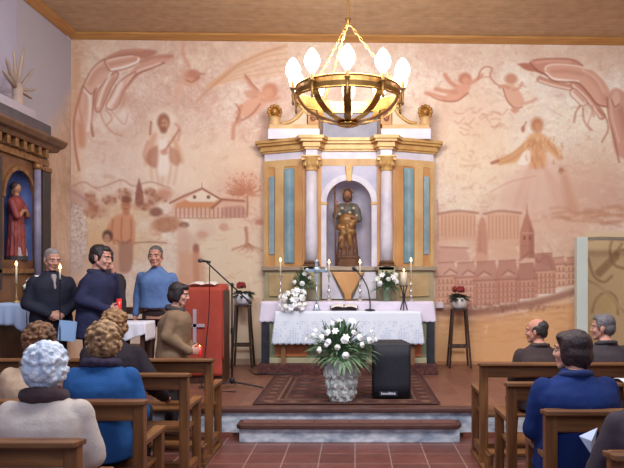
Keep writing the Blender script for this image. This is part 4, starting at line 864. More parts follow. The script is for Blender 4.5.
# two glass vases with flowers
vase_m = M('green_glass_vase', (126, 140, 116), rough=.1, var=.15); 
for k, (px, py, lb, lb2) in enumerate(((303, 279, 'clear greenish glass vase behind the crucifix on the altar', 'dark green leaves with a few white roses in the left altar vase'), (386.5, 277, 'clear greenish glass vase right of the microphone on the altar', 'white lilies over dark leaves in the right altar vase'))):
    x = PX(px, 9.2); zz = zm1 + .007
    one('glass_vase', G().lathe([(.04, 0), (.045, .01), (.04, .06), (.05, .14), (.062, .20), (.058, .20), (.045, .14), (.036, .02)], (x, 9.2, zz), 18), vase_m, lb, 'vase', (x, 9.2, zz), group='altar flower vases', smooth=True)
    sp = [(-.11, .06, .035, 'r'), (.0, .04, .034, 'r'), (.03, .17, .03, 'r'), (.10, .12, .03, 'r')] if k == 0 else [(-.12, .1, .045, 'l'), (-.06, .15, .042, 'l'), (.08, .12, .045, 'l'), (.13, .16, .035, 'r'), (.12, .07, .045, 'l'), (-.1, .04, .04, 'r'), (.02, .1, .03, 'r')]
    bouquet('vase_flowers', lb2, (x, 9.2, zz + .21), .18, .22, 90, sp, seed=8 + k, leafL=.14)
# small white wall box beside the altarpiece
wbx = obj('wall_box', G().bx(-.075, .075, -.08, 0, -.045, .045), M('box_white', (224, 206, 214), var=.05), loc=(PX(438.5, 9.92), YW - .004, PZ(305, 9.95)), bevel=.006); tag(wbx, 'small pale box fixed to the wall right of the altar', 'box')
# ================================================================ FURNITURE AND FIXTURES
# ---- rug
def paint_rug():
    W_, H_ = 200, 205
    p = Paint(0, 0, W_, H_, 1.3, (88, 60, 54)); dk = (56, 38, 40); rd = (102, 60, 52); tn = (136, 108, 86); bl = (74, 62, 74)
    def rect(a, col, al=1.): p.poly([(a, a), (W_ - a, a), (W_ - a, H_ - a), (a, H_ - a)], col, al, .8, sm=False)
    rect(0, (76, 50, 47)); rect(4, (92, 60, 54)); rect(24, tn); rect(26, (74, 48, 45)); rect(31, tn, .7); rect(33, (84, 56, 52))
    for k in range(0, 200, 12):
        for (x, y) in ((k + 6, 14), (k + 6, H_ - 14), (14, k + 6), (W_ - 14, k + 6)): p.poly([(x - 5, y), (x, y - 7), (x + 5, y), (x, y + 7)], tn if (k // 12) % 2 else dk, .7, .8, sm=False); p.ell(x, y, 2, 2, rd, .9)
    for j in range(6):
        for i in range(5):
            x = 46 + i * 27; y = 48 + j * 22; p.poly([(x - 12, y), (x, y - 10), (x + 12, y), (x, y + 10)], dk if (i + j) % 2 else rd, .9, .8, sm=False); p.poly([(x - 7, y), (x, y - 6), (x + 7, y), (x, y + 6)], tn, .7, .8, sm=False); p.ell(x, y, 3, 2.6, bl, .9)
    p.c += fnoise(p.h, p.w, .5, 3)[..., None] * 5; return p
rp = paint_rug(); rx0, rx1, ry0, ry1 = PX(252, 6.93), PX(441, 6.93), 6.93, 8.96
g = G().bx(rx0, rx1, ry0, ry1, 0, .007)
rug = one('rug', g, M('rug_backing', (90, 56, 50), rough=.95), 'large dark red patterned rug in front of the altar', 'rug', ((rx0 + rx1) / 2, (ry0 + ry1) / 2, ZP + .005))
top = rp.mesh('pile', lambda X, Y: np.stack([(X / 200 - .5) * (rx1 - rx0), (Y / 205 - .5) * (ry1 - ry0), np.full_like(X, .0085)], 1))
obj('woven_pile', top, M_attr('rug_pile', rough=.95, bump=.3, bscale=200), rug)

# ---- chandelier
CX, CY = PX(348, 7.0), 7.0; zring = PZ(80, 7.0 - .55 + .1) ; RR = .55; zring = EYE + 1.88; zbot = PZ(125, 7.0); zap = PZ(22, 7.0)
cb = M('antique_brass', (206, 164, 92), rough=.25, metal=.9, var=.25, scale=10); cbd = M('dark_brass', (150, 112, 62), rough=.35, metal=.85, var=.25)
ch = thing('chandelier', 'large round brass chandelier of ten lit bulbs over a ribbed bowl hanging from the ceiling', 'chandelier', (CX, CY, zbot)); zr0 = zring - zbot
g = G(); n = 48
vs = []
for a in range(n):
    t = 2 * PI * a / n
    for r, z in ((RR - .012, -.05), (RR + .0, -.055), (RR + .012, 0), (RR, .055), (RR - .012, .05)): vs.append((r * math.cos(t), r * math.sin(t), zr0 + z))
g.add(vs, [(i * 5 + j, ((i + 1) % n) * 5 + j, ((i + 1) % n) * 5 + (j + 1) % 5, i * 5 + (j + 1) % 5) for i in range(n) for j in range(5)])
obj('ring', g, cbd, ch, smooth=False)
for zz in (.058, -.058): obj('ring_bead', G().tube([(RR * math.cos(t), RR * math.sin(t), zr0 + zz) for t in np.linspace(0, 2 * PI, 48, endpoint=False)], .012, 8, closed=True), cb, ch, smooth=True)
bulb_m = M_glow('lit_bulb', (255, 245, 226), 9)
for k in range(10):
    a = -PI / 2 + 2 * PI * k / 10; ca, sa = math.cos(a), math.sin(a)
    prof = [(RR, -.03), (RR * .95, -.16), (RR * .80, -.29), (RR * .56, -.39), (RR * .32, -.435), (.07, -.445)]; zmin = -.445; sc_ = (zr0 - .03) / .445
    g = G(); vs = []
    P_ = crom(prof, 5)
    for i, (r, z) in enumerate(P_):
        wv = .038; t_ = Vector((-sa, ca, 0)); c_ = Vector((r * ca, r * sa, zr0 + z * sc_))
        dr = P_[min(i + 1, len(P_) - 1)] - P_[max(i - 1, 0)]; nr = np.array((-dr[1], dr[0])); nr = nr / np.hypot(*nr) * .005; nn = Vector((nr[0] * ca, nr[0] * sa, nr[1]))
        vs += [c_ - t_ * wv - nn, c_ + t_ * wv - nn, c_ + t_ * wv + nn, c_ - t_ * wv + nn]
    m_ = len(P_); g.add(vs, [(i * 4 + j, i * 4 + (j + 1) % 4, (i + 1) * 4 + (j + 1) % 4, (i + 1) * 4 + j) for i in range(m_ - 1) for j in range(4)] + [(3, 2, 1, 0), tuple((m_ - 1) * 4 + j for j in range(4))])
    obj('bowl_strap', g, cb if k % 2 else M('shaded_brass', (150, 112, 62), rough=.3, metal=.9, var=.2), ch)
    rb = RR + .045; lx, ly = rb * ca, rb * sa
    arm = obj('lamp_arm', G().tube([(RR * ca, RR * sa, zr0 - .02), (rb * ca, rb * sa, zr0 - .05), (lx, ly, zr0 + .02)], .010, 8), cb, ch, smooth=True)
    g = G().lathe([(.006, zr0 - .16), (.016, zr0 - .14), (.010, zr0 - .10), (.018, zr0 - .06), (.012, zr0 - .02), (.03, zr0 + .01), (.034, zr0 + .02), (.018, zr0 + .025), (.018, zr0 + .10)], (lx, ly, 0), 12)
    obj('lamp_holder', g, cbd, arm, smooth=True)
    zb0 = zr0 + .10
    obj('bulb', G().lathe([(.016, zb0 - .02), (.03, zb0), (.066, zb0 + .05), (.08, zb0 + .10), (.07, zb0 + .15), (.04, zb0 + .20), (.005, zb0 + .235)], (lx, ly, 0), 14), bulb_m, arm, smooth=True)  # glowing bulb shape enlarged to stand in for the glare around it
obj('boss', G().lathe([(.02, -.022), (.08, -.018), (.115, -.004), (.12, .01), (.09, .028), (.02, .032)]), cb, ch, smooth=True)
za_ = zap - zbot
for k in range(3):
    a = PI / 2 + 2 * PI * k / 3 + .52; p0 = Vector((0, 0, za_)); p1 = Vector((RR * math.cos(a), RR * math.sin(a), zr0 + .05)); g = G(); L = (p1 - p0).length; nl = 18
    for i in range(nl):
        c0 = p0.lerp(p1, (i + .5) / nl); d = (p1 - p0).normalized(); s_ = d.cross(Vector((0, 0, 1))).normalized(); s2 = d.cross(s_); u = s_ if i % 2 else s2
        g.tube([c0 + d * (.030 * math.cos(t)) + u * (.012 * math.sin(t)) for t in np.linspace(0, 2 * PI, 10, endpoint=False)], .005, 5, closed=True)
    obj('suspension_chain', g, cb, ch, smooth=True)
obj('hub', G().lathe([(.008, za_ - .05), (.03, za_ - .03), (.018, za_), (.035, za_ + .03), (.012, za_ + .05)]), cbd, ch, smooth=True)
hc = ceil_z(CX) - zbot
obj('hanging_rod', G().tube([(0, 0, za_ + .04), (0, 0, hc - .02)], .012, 8), cbd, ch); obj('ceiling_rose', G().lathe([(.02, hc - .10), (.05, hc - .06), (.075, hc - .001)]), cbd, ch, smooth=True)

# ---- pews
pw = lambda n, a: M_wood(n, (138, 92, 52), (88, 54, 30), a, rough=.42)
pwx, pwy, pwz = pw('oiled_oak_x', 'X'), pw('oiled_oak_y', 'Y'), pw('oiled_oak_z', 'Z')
def make_pew(label, W, H, tone):
    root = thing('pew', label, 'pew', group=None); hw = W / 2
    for sx in (-1, 1):
        x = sx * (hw - .035)
        obj('post', G().box((x, .035, H / 2 - .01), (.07, .065, H - .02)), pwz, root, bevel=.006)
        obj('front_leg', G().box((x, .43, .31), (.065, .06, .62)), pwz, root, bevel=.006)
        obj('armrest', G().box((x, .25, .635), (.075, .44, .035)), pwy, root, bevel=.008)
        obj('stretcher', G().box((x, .235, .12), (.045, .34, .07)), pwy, root, bevel=.004)
        obj('floor_runner', G().box((x, .10, .02), (.075, .78, .04)), pwy, root, bevel=.006)
        obj('kneeler_bracket', G().box((x, -.20, .11), (.045, .14, .14)), pwy, root, bevel=.004)
    obj('top_rail', G().box((0, .035, H - .055), (W - .002, .055, .13)), pwx, root, bevel=.008)
    obj('book_ledge', G().box((0, .012, H - .005), (W + .02, .15, .028), Matrix.Rotation(-.12, 3, 'X')), pwx, root, bevel=.006)
    s = obj('seat', G().box((0, .245, .435), (W - .08, .36, .03)), pwx, root, bevel=.008)
    obj('seat_apron', G().box((0, .40, .39), (W - .14, .022, .06)), pwx, root, bevel=.004)
    obj('kneeler', G().box((0, -.22, .19), (W - .06, .15, .03)), pwx, root, bevel=.006)
    obj('foot_rail', G().box((0, .235, .12), (W - .14, .04, .06)), pwx, root, bevel=.004)
    return root
Lx, Rx = -1.30, 1.09; WL = 2.52; WR = WL
LB = [6.0, 5.13, 4.06, 3.09]; RB = [5.74, 4.71, 3.77, 2.88]
LL = ['wooden pew on the left side, front row nearest the altar', 'wooden pew on the left side, second row, behind the dark-coated woman', 'wooden pew on the left side, third row, behind the woman in the blue coat', 'wooden pew on the left side nearest the camera, behind the white-haired woman']
RL = ['wooden pew on the right side, front row nearest the altar', 'empty wooden pew on the right side, second row', 'wooden pew on the right side, third row, behind the person in royal blue', 'wooden pew end at the bottom right corner, nearest the camera']
p0 = make_pew(LL[0], WL, .90, 0); p0.location = (Lx - WL / 2, LB[0], 0); p0['group'] = 'pews facing the altar'
for i in range(1, 4): dup(p0, (Lx - WL / 2, LB[i], 0), label=LL[i])
for i in range(4): dup(p0, (Rx + WR / 2 + (.03 if i == 3 else 0), RB[i], 0), label=RL[i])

# ---- lectern under a red cloth
YA = 8.25
ax0, ax1 = PX(183, YA), PX(222, YA); AXc = (ax0 + ax1) / 2; za1 = PZ(288, YA)
am = thing('lectern', 'tall lectern covered by a red cloth with a pale cross on it', 'lectern', (AXc, YA + .2, ZP)); hA = za1 - ZP; w2 = (ax1 - ax0) / 2
redc = M('red_altar_cloth', (172, 68, 52), rough=.85, var=.12, scale=3, bump=.1)
dwood = M_wood('dark_walnut', (92, 58, 40), (58, 36, 26), 'Z')
obj('cabinet', G().bx(-w2 + .03, w2 + .02, -.16, .2, .002, hA - .03), dwood, am, bevel=.006)
obj('slanted_top', G().box((0, .02, hA - .01), (2 * w2 - .02, .42, .03), Matrix.Rotation(.08, 3, 'X')), dwood, am)
def fcl(u, v):
    t = v; return (-w2 + 2 * w2 * u, -.195 - .012 * math.sin(u * 9 + 1) * t - .005 * math.sin(u * 23) * t, (hA + .004) * (1 - t) + .10 * t)
def tcl(u, v): return (-w2 + 2 * w2 * u, -.195 + .41 * v, hA + .004 + .04 * v)
def scl(u, v): return (w2 + .006 + .012 * v * math.sin(u * 8), -.195 + .38 * u, (hA + .004 + .03 * u) * (1 - v) + (.30) * v)
g = G(); g.grid(20, 24, fcl); g.grid(10, 8, tcl); g.grid(12, 14, scl); rc_ = obj('cloth', g, redc, am, smooth=True, solid=.006)
zcx = PZ(327, YA) - ZP; xcx = PX(195, YA) - AXc; crm = M('grey_lilac_ribbon', (178, 158, 168), rough=.7, var=.08)
obj('cross', G().bx(xcx - .022, xcx + .022, -.222, -.212, PZ(343, YA) - ZP, PZ(309, YA) - ZP).bx(xcx - .125, xcx + .125, -.222, -.212, zcx - .0, zcx + .04), crm, rc_)
lb_ = thing('lectionary', 'white open book resting on top of the red lectern', 'book', (AXc - .02, YA + .2, za1 + .02))
for sx in (-1, 1):
    def pg(u, v, sx=sx): return (sx * (.0 + .17 * u), -.17 + .24 * v, .018 + .02 * math.sin(u * PI) + .022 * v)
    obj('page', G().grid(8, 6, pg), M('page_white', (238, 234, 228), var=.03), lb_, smooth=True, solid=.006)
# ---- boom microphone stand
YM = 7.97; mxp = PX(232, YM); ms = thing('microphone_stand', 'black boom microphone stand on tripod feet beside the red lectern', 'microphone stand', (mxp, YM, ZP + .002)); bm_ = M('black_metal', (44, 38, 40), rough=.4, metal=.4, var=.1)
hb = PZ(285, YM) - ZP
for a in (PI + .25, -.25, PI / 2): obj('foot', G().tube([(0, 0, .075), (.40 * math.cos(a), .40 * math.sin(a) * .6, .012)], [.012, .010], 8), bm_, ms)
obj('hub', G().lathe([(.02, .05), (.03, .06), (.03, .10), (.018, .13)], n=12), bm_, ms, smooth=True)
obj('pole', G().tube([(0, 0, .06), (0, 0, hb)], .011, 10), bm_, ms, smooth=True); obj('clutch', G().lathe([(.017, hb * .52), (.02, hb * .55), (.017, hb * .58)], n=12), bm_, ms)
b0 = V(PX(206, YM) - mxp, -.05, PZ(261, YM) - ZP); b1 = V(PX(250, YM) - mxp, .03, PZ(303, YM) - ZP)
obj('boom', G().tube([b0, b1], .009, 8).caps(b1 + (b0 - b1) * .06, .018, b1, .018), bm_, ms, smooth=True); obj('joint', G().ell((0, 0, hb), (.022, .022, .026)), bm_, ms, smooth=True)
mcx = thing('microphone', 'dark handheld microphone clipped at the upper end of the boom stand', 'microphone', (mxp + b0.x, YM - .05, ZP + b0.z))
obj('handle', G().caps((.06, 0, -.012), .012, (-.02, 0, 0), .015), bm_, mcx, smooth=True); obj('grille', G().ell((-.055, 0, .003), (.034, .026, .026)), M('mic_grille', (86, 80, 78), rough=.4, metal=.5), mcx, smooth=True)
one('microphone_cable', G().tube([Vector(q) for q in crom([(mxp + b0.x + .055, YM - .05, ZP + b0.z - .014), (mxp + b0.x + .05, YM - .06, ZP + .95), (mxp + b0.x + .02, YM - .10, ZP + .5), (mxp + b0.x - .0, YM - .16, ZP + .2), (mxp + b0.x + .03, YM - .2, ZP + .012), (mxp + .1, YM - .3, ZP + .008)], 8)], .006, 6), bm_, 'thin black cable hanging from the boom microphone in front of the lectern', 'cable', (mxp, YM, ZP), smooth=True)
one('floor_cable', G().tube([Vector(q) for q in crom([(PX(250, 9.4), 9.35, ZP + .009), (PX(256, 9.1), 9.0, ZP + .009), (PX(262, 8.7), 8.94, ZP + .02), (PX(272, 8.8), 8.93, ZP + .02), (PX(288, 8.85), 8.95, ZP + .02), (PX(300, 8.9), 8.95, ZP + .02)], 8)], .010, 6), bm_, 'black cable running along the foot of the altar on the left', 'cable', (PX(262, 9), 9, ZP), smooth=True)
# ---- tall plant stands
dst = M_wood('dark_stand_wood', (82, 62, 54), (54, 40, 36), 'Z')
def plant_stand(xa, xb, ytop, Y, label):
    x0, x1 = PX(xa, Y), PX(xb, Y); xc = (x0 + x1) / 2; h = PZ(ytop, Y) - ZP; w = (x1 - x0) / 2; t = thing('plant_stand', label, 'plant stand', (xc, Y, ZP + .001), group='tall plant stands')
    for sx in (-1, 1):
        for sy in (-1, 1): obj('leg', G().tube([(sx * w, sy * .13, 0), (sx * w * .62, sy * .08, h - .02)], .017, 6), dst, t)
    z1 = h * .36; ww = w * (1 - .38 * .36)
    for sy in (-1, 1): obj('rung', G().box((0, sy * .112, z1), (2 * ww, .022, .035)), dst, t)
    for sx in (-1, 1): obj('rung', G().box((sx * ww, 0, z1), (.022, .22, .03)), dst, t)
    obj('top', G().lathe([(w * .72, h - .03), (w * .85, h - .02), (w * .85, h)], n=20), dst, t); return xc, Y, ZP + h + .001
def potted(xc, Y, z, label, pcol, fl, rim):
    t = thing('flower_pot', label, 'potted plant', (xc, Y, z))
    obj('pot', G().lathe([(.07, 0), (.11, .03), (.135, .09), (.13, .15), (.115, .17), (.10, .165), (.09, .12)], n=20), M('pot_' + label[:5], pcol, rough=.4, var=.05), t, smooth=True)
    q = random.Random(int(xc * 100)); g = G()
    for k in range(60):
        a = q.uniform(0, 2 * PI); e = q.uniform(-.2, 1.4); leaf(g, (.07 * math.cos(a), .07 * math.sin(a), .15), (math.cos(a) * math.cos(e), math.sin(a) * math.cos(e), math.sin(e) + .2), q.uniform(.09, .17), .06, .5)
    obj('foliage', g, M('dark_leaf', (52, 62, 48), rough=.5, var=.3), t)
    for k in range(fl):
        a = q.uniform(0, 2 * PI); r = q.uniform(0, .07); gg = rose(.034, (math.cos(a) * .4, -.5, .8)); gg.v = [(x + r * math.cos(a), y + r * math.sin(a) - .03, zz + .27 + q.uniform(-.02, .05)) for x, y, zz in gg.v]; obj('bloom', gg, M('dark_red_bloom', (160, 52, 52), rough=.6, var=.2), t, smooth=True)
    return t
p_ = plant_stand(233, 253, 305, 9.72, 'tall dark wooden plant stand left of the altar, behind the boom microphone'); potted(*p_, 'white pot of dark leaves and red blooms on the left plant stand', (222, 220, 226), 5, 0)
p_ = plant_stand(448.5, 469.5, 309, 9.72, 'tall dark wooden plant stand right of the altar against the painted town'); potted(*p_, 'pale pot of dark leaves topped by dark red blooms on the right plant stand', (226, 216, 210), 4, 0)
# ---- loudspeaker
YSp = 7.22; s0, s1 = PX(371.5, YSp), PX(411, YSp); hs = PZ(343, YSp) - ZP - .01; w = (s1 - s0) / 2
spk = thing('loudspeaker', 'black loudspeaker standing on the rug to the right of the flower urn', 'loudspeaker', ((s0 + s1) / 2, YSp, ZP + .014))
cab = M('black_cabinet', (30, 30, 38), rough=.55, var=.15, scale=20); obj('cabinet', G().prism([(-w, -.02), (w, -.02), (w * .72, .36), (-w * .72, .36)], .0, hs), cab, spk, bevel=.02)
gr_ = M('speaker_grille', (38, 38, 50), rough=.7, scale=120, rgb2=(18, 18, 26), detail=1)
def grl(u, v): return (-w + .012 + (2 * w - .024) * u, -.024 - .022 * math.sin(u * PI), .02 + (hs - .04) * v)
obj('grille', G().grid(16, 4, grl), gr_, spk, smooth=True, solid=.004)
bd = obj('badge', G().box((-.035, -.052, .065), (.20, .006, .05)), M('badge_dark', (40, 40, 58), rough=.4), spk)
cu = bpy.data.curves.new('lettering', 'FONT'); cu.body = 'SoundStick'; cu.size = .036; cu.extrude = .0015; cu.align_x = 'CENTER'; cu.align_y = 'CENTER'; cu.offset = .0012
to = bpy.data.objects.new('tmptext', cu); C.objects.link(to); dg = bpy.context.evaluated_depsgraph_get(); dg.update(); tm = bpy.data.meshes.new_from_object(to.evaluated_get(dg)); bpy.data.objects.remove(to)
lt = obj('lettering', tm, M('pale_lettering', (214, 214, 226), rough=.5, var=.02), bd); lt.location = (-.035, -.0565, .067); lt.rotation_euler = (PI / 2, 0, 0)
for f_ in (-1, 1): obj('rubber_foot', G().lathe([(.02, -.008), (.02, .001)], (f_ * w * .7, .05, 0), 10), blk, spk)
# ---- flower urn and its bouquet
YU = 7.12; ux = PX(341.5, YU); hu = PZ(360, YU) - ZP
stone = M('carved_grey_stone', (216, 220, 216), rough=.8, scale=9, rgb2=(160, 168, 166), bump=.4, bscale=30)
g = G().lathe([(.125, 0), (.13, .02), (.125, .05), (.145, .16), (.17, .30), (.178, hu - .05), (.19, hu - .02), (.185, hu), (.16, hu), (.14, .25)], n=32)
for ring, (r, z, nn) in enumerate(((.15, .10, 9), (.166, .2, 10), (.182, .31, 11))):
    for k in range(nn):
        a = 2 * PI * (k + ring * .5) / nn; g.ell((r * .93 * math.cos(a), r * .93 * math.sin(a), z), (.028, .028, .05), nu=10, nv=8)
        g.caps((r * .98 * math.cos(a + .25), r * .98 * math.sin(a + .25), z - .05), .014, (r * 1.03 * math.cos(a + .1), r * 1.03 * math.sin(a + .1), z + .06), .012)
one_u = obj('stone_urn', remesh(g, .006, 2, disp=.008, dscale=32), stone, loc=(ux, YU, ZP + .014)); tag(one_u, 'carved grey stone flower urn on the rug in front of the altar', 'urn')
def fpx(px, py): return (PX(px, YU) - ux, PZ(py, YU) - (ZP + .014 + hu))
sp = []
for px, py, s_, kd in ((322, 336, .052, 'r'), (328, 331, .05, 'r'), (345, 338, .055, 'r'), (346, 336, .055, 'l'), (360, 336, .052, 'r'), (369, 339, .05, 'r'), (320, 348, .048, 'r'), (346, 353, .05, 'r'), (336, 330, .05, 'l'), (354, 331, .04, 'r'), (329, 340, .045, 'r'), (309, 337, .07, 'l'), (314, 334, .045, 'r'), (374, 337, .06, 'l'), (332, 322, .04, 'r'), (340, 320, .035, 'l'), (352, 321, .06, 'l'), (316, 330, .04, 'r'), (362, 343, .04, 'r'), (327, 343, .035, 'r'), (371, 331, .035, 'r'), (338, 345, .04, 'r')):
    x, z = fpx(px, py); sp.append((x, z, s_ * .74, kd))
bq = bouquet('flower_arrangement', 'wide arrangement of white lilies and roses with green leaves in the stone urn', (ux, YU, ZP + .014 + hu), .40, .36, 190, sp, zb_=.06, seed=3, leafL=.16, yflat=.55)
g = G(); q = random.Random(9)
for k in range(60):
    a = q.uniform(PI, 2 * PI) if k % 3 else q.uniform(0, PI); leaf(g, (.15 * math.cos(a), .13 * math.sin(a), .03), (math.cos(a), math.sin(a) * .6, q.uniform(-.35, .25)), q.uniform(.12, .22), .04, .5)
obj('trailing_leaves', g, leafm2, bq)
# ---- white draped stand and brown chair among the standing people
YT = 7.42; t0, t1 = PX(120, YT), PX(150, YT); zt_ = PZ(322, YT); tb = thing('side_table', 'small dark wooden table under a short white cloth between the standing men', 'table', ((t0 + t1) / 2, YT, ZP)); hT = zt_ - ZP; w = (t1 - t0) / 2
obj('tabletop', G().box((0, 0, hT - .015), (2 * w - .03, .34, .03)), dwood, tb, bevel=.005)
for sx in (-1, 1):
    for sy in (-1, 1): obj('leg', G().box((sx * (w - .045), sy * .13, (hT - .03) / 2), (.04, .04, hT - .031)), dwood, tb, bevel=.004)
wc = M('white_cotton', (226, 222, 232), rough=.9, var=.05, scale=6, bump=.1)
g = G(); g.grid(10, 10, lambda u, v: (-w + 2 * w * u, -.18 + .36 * v, 0))
g.grid(20, 8, lambda u, v: (-w - .01 * v + (2 * w + .02 * v) * u, -.18 - .015 * v - .008 * v * math.sin(u * 18), -v * (.25 - .13 * u)))
g.grid(20, 8, lambda u, v: (-w - .01 * v + (2 * w + .02 * v) * u, .18 + .015 * v, -v * .15))
for sx in (-1, 1): g.grid(14, 8, lambda u, v, sx=sx: (sx * (w + .012 * v), -.18 - .012 * v + .36 * u, -v * (.25 if sx < 0 else .2)))
o = obj('table_cloth', g, wc, smooth=True, solid=.004, loc=((t0 + t1) / 2, YT, zt_ + .004)); tag(o, 'short white cloth draped over the small dark table between the standing men', 'tablecloth')
YCh = 8.35; chx = PX(126, YCh); ct = thing('wooden_chair', 'dark brown wooden chair behind the white-draped table against the mural', 'chair', (chx, YCh, ZP + .001))
for sx in (-1, 1):
    obj('leg', G().box((sx * .19, -.18, .22), (.04, .04, .44)), dwood, ct); obj('back_post', G().box((sx * .19, .19, .47), (.04, .04, .94)), dwood, ct)
obj('seat', G().box((0, 0, .455), (.44, .44, .03)), dwood, ct, bevel=.006)
for z in (.62, .75, .90): obj('back_slat', G().box((0, .19, z), (.36, .02, .09)), dwood, ct)
# ---- side altar on the left wall
XF = -4.0; sy0, sy1 = 6.05, 8.52
SA = thing('side_altar', 'dark gilded side altarpiece with arched blue niche against the left wall', 'side altar', (XL + .01, 7.6, ZP))
sw = M('side_altar_ochre', (128, 86, 54), rough=.5, scale=5, rgb2=(88, 56, 36), detail=8); sg = M('side_altar_gilding', (158, 112, 66), rough=.4, metal=.3, scale=12, rgb2=(100, 66, 38)); dm = M('side_dark_green', (52, 46, 48), rough=.5, var=.2)
slate = M('slate_moulding', (78, 72, 80), rough=.5, var=.15); gl_ = M('grey_lilac_shaft', (150, 142, 162), rough=.5, scale=6, rgb2=(120, 114, 136)); whl = M('lilac_white_block', (176, 166, 178), rough=.6, var=.06)
zz = lambda py, Y: PZ(py, Y)
ny0, ny1 = 7.52, 8.22; nm = (ny0 + ny1) / 2; nr_ = (ny1 - ny0) / 2; nz0 = 1.84; nzs = 2.56
wpart('body_left', G().bx(XL + .01, XF, sy0, ny0, 1.30, 3.06), sw, SA); wpart('body_right', G().bx(XL + .01, XF, ny1, sy1, 1.30, 3.06), sw, SA); wpart('body_lower', G().bx(XL + .01, XF, ny0, ny1, 1.30, nz0), sw, SA)
g = G(); fx = lambda a, b, z: (z, a, b)
ap = [(nm + nr_ * math.cos(t), nzs + nr_ * math.sin(t)) for t in np.linspace(0, PI, 17)]
for i in range(16):
    (a0, b0_), (a1, b1_) = ap[i], ap[i + 1]; g.prism([(a0, b0_), (a0, 3.06), (a1, 3.06), (a1, b1_)], XF - .04, XF, fx)
wpart('spandrel', g, sw, SA)
blu = M('niche_blue', (74, 92, 146), rough=.6, scale=4, rgb2=(54, 66, 112))
def nch(u, v):
    a = PI * u; z = nz0 + (nzs - nz0) * min(1, v / .7)
    if v <= .7: return (XF - .02 - .22 * math.sin(a), nm + nr_ * math.cos(a), z)
    t = (v - .7) / .3 * PI / 2; return (XF - .02 - .22 * math.sin(a) * math.cos(t), nm + nr_ * math.cos(a) * math.cos(t), nzs + nr_ * math.sin(t))
wpart('niche', G().grid(20, 20, nch), blu, SA, smooth=True)
g = G()
for i in range(16):
    (a0, b0_), (a1, b1_) = ap[i], ap[i + 1]; k = (nr_ + .05) / nr_; e = lambda a, b: (nm + (a - nm) * k, nzs + (b - nzs) * k)
    g.prism([(a0, b0_), e(a0, b0_), e(a1, b1_), (a1, b1_)], XF, XF + .02, fx)
wpart('arch_band', g, sg, SA)
for y0, y1 in ((ny0 - .30, ny0 - .12),): wpart('pilaster', G().bx(XF, XF + .05, y0, y1, 1.5, 3.0), dm, SA, bevel=.008)
wpart('column', G().lathe([(.042, 1.60), (.045, 2.2), (.04, 2.98)], (XF + .045, 8.22, 0), 16), gl_, SA, smooth=True); wpart('capital', G().lathe([(.04, 2.97), (.055, 3.0), (.06, 3.05)], (XF + .045, 8.22, 0), 16), sg, SA, smooth=True); wpart('column_base', G().lathe([(.065, 1.5), (.06, 1.55), (.043, 1.60)], (XF + .045, 8.22, 0), 16), sg, SA, smooth=True)
wpart('corner_pilaster', G().bx(XF - .02, XF + .075, 8.32, 8.53, 1.5, 2.97), dm, SA, bevel=.008); wpart('corner_capital', G().bx(XF - .02, XF + .09, 8.31, 8.545, 2.97, 3.04), sg, SA, bevel=.02)
wpart('column_pedestal', G().bx(XF, XF + .12, 8.15, 8.54, ZP + .002, 1.5), sw, SA, bevel=.01)
wpart('predella', G().bx(XL + .01, XF + .02, sy0, sy1, ZP + .002, 1.30), M('orange_brown_panel', (134, 86, 52), rough=.5, scale=4, rgb2=(96, 60, 38)), SA)
wpart('predella_moulding', G().bx(XF, XF + .05, sy0, 8.14, 1.68, 1.74), sg, SA, bevel=.012)
wpart('frieze', G().bx(XL + .01, XF + .04, sy0, 8.55, 3.06, 3.14), sg, SA, bevel=.008)
wpart('dentil_band', G().bx(XL + .01, XF + .02, sy0, 8.54, 3.14, 3.25), dm, SA)
for k in range(13): wpart('bracket', G().bx(XF + .02, XF + .11, sy0 + .05 + k * .185, sy0 + .12 + k * .185, 3.145, 3.25), sg, SA, bevel=.006)
g = G(); pr = [(XL + .01, 3.25), (XF + .12, 3.25), (XF + .15, 3.29), (XF + .21, 3.31), (XF + .25, 3.36), (XF + .25, 3.385), (XL + .01, 3.42)]
g.prism(pr, sy0 - .05, 8.62, lambda a, b, z: (a, z, b)); wpart('cornice', g, M('cornice_brown', (122, 86, 60), rough=.5, scale=6, rgb2=(88, 60, 44)), SA)
wpart('attic_moulding', G().bx(XL + .01, XF + .13, sy0, 8.42, 3.42, 3.56), slate, SA, bevel=.015); wpart('attic_block', G().bx(XL + .01, XF + .08, sy0, 8.12, 3.56, 3.68), whl, SA, bevel=.01)
# crest ornament
oz = 3.682; oy = 7.86; ox = XF - .02; co = thing('crest_ornament', 'pale spiky fan shaped ornament standing on top of the side altar', 'ornament', (ox, oy, oz)); om = M('ornament_stone', (168, 146, 132), rough=.6, var=.12)
obj('bulb_base', remesh(G().lathe([(.07, 0), (.08, .03), (.06, .10), (.065, .2), (.05, .25)], n=16).ell((0, 0, .2), (.06, .06, .09)), .01, 2), om, co)
for dy, dz_, L in ((-.50, .16, .36), (-.34, .30, .40), (-.16, .40, .46), (.03, .44, .52), (.26, .32, .42), (.36, .10, .34), (.34, -.06, .26)):
    d = Vector((.05, dy, dz_)).normalized(); b = Vector((0, dy * .12, .2)); g = G().tube([b, b + d * L * .45, b + d * L * .85, b + d * L], [.022, .032, .024, .004], 8, flat=.6); obj('spike', g, om, co, smooth=True)
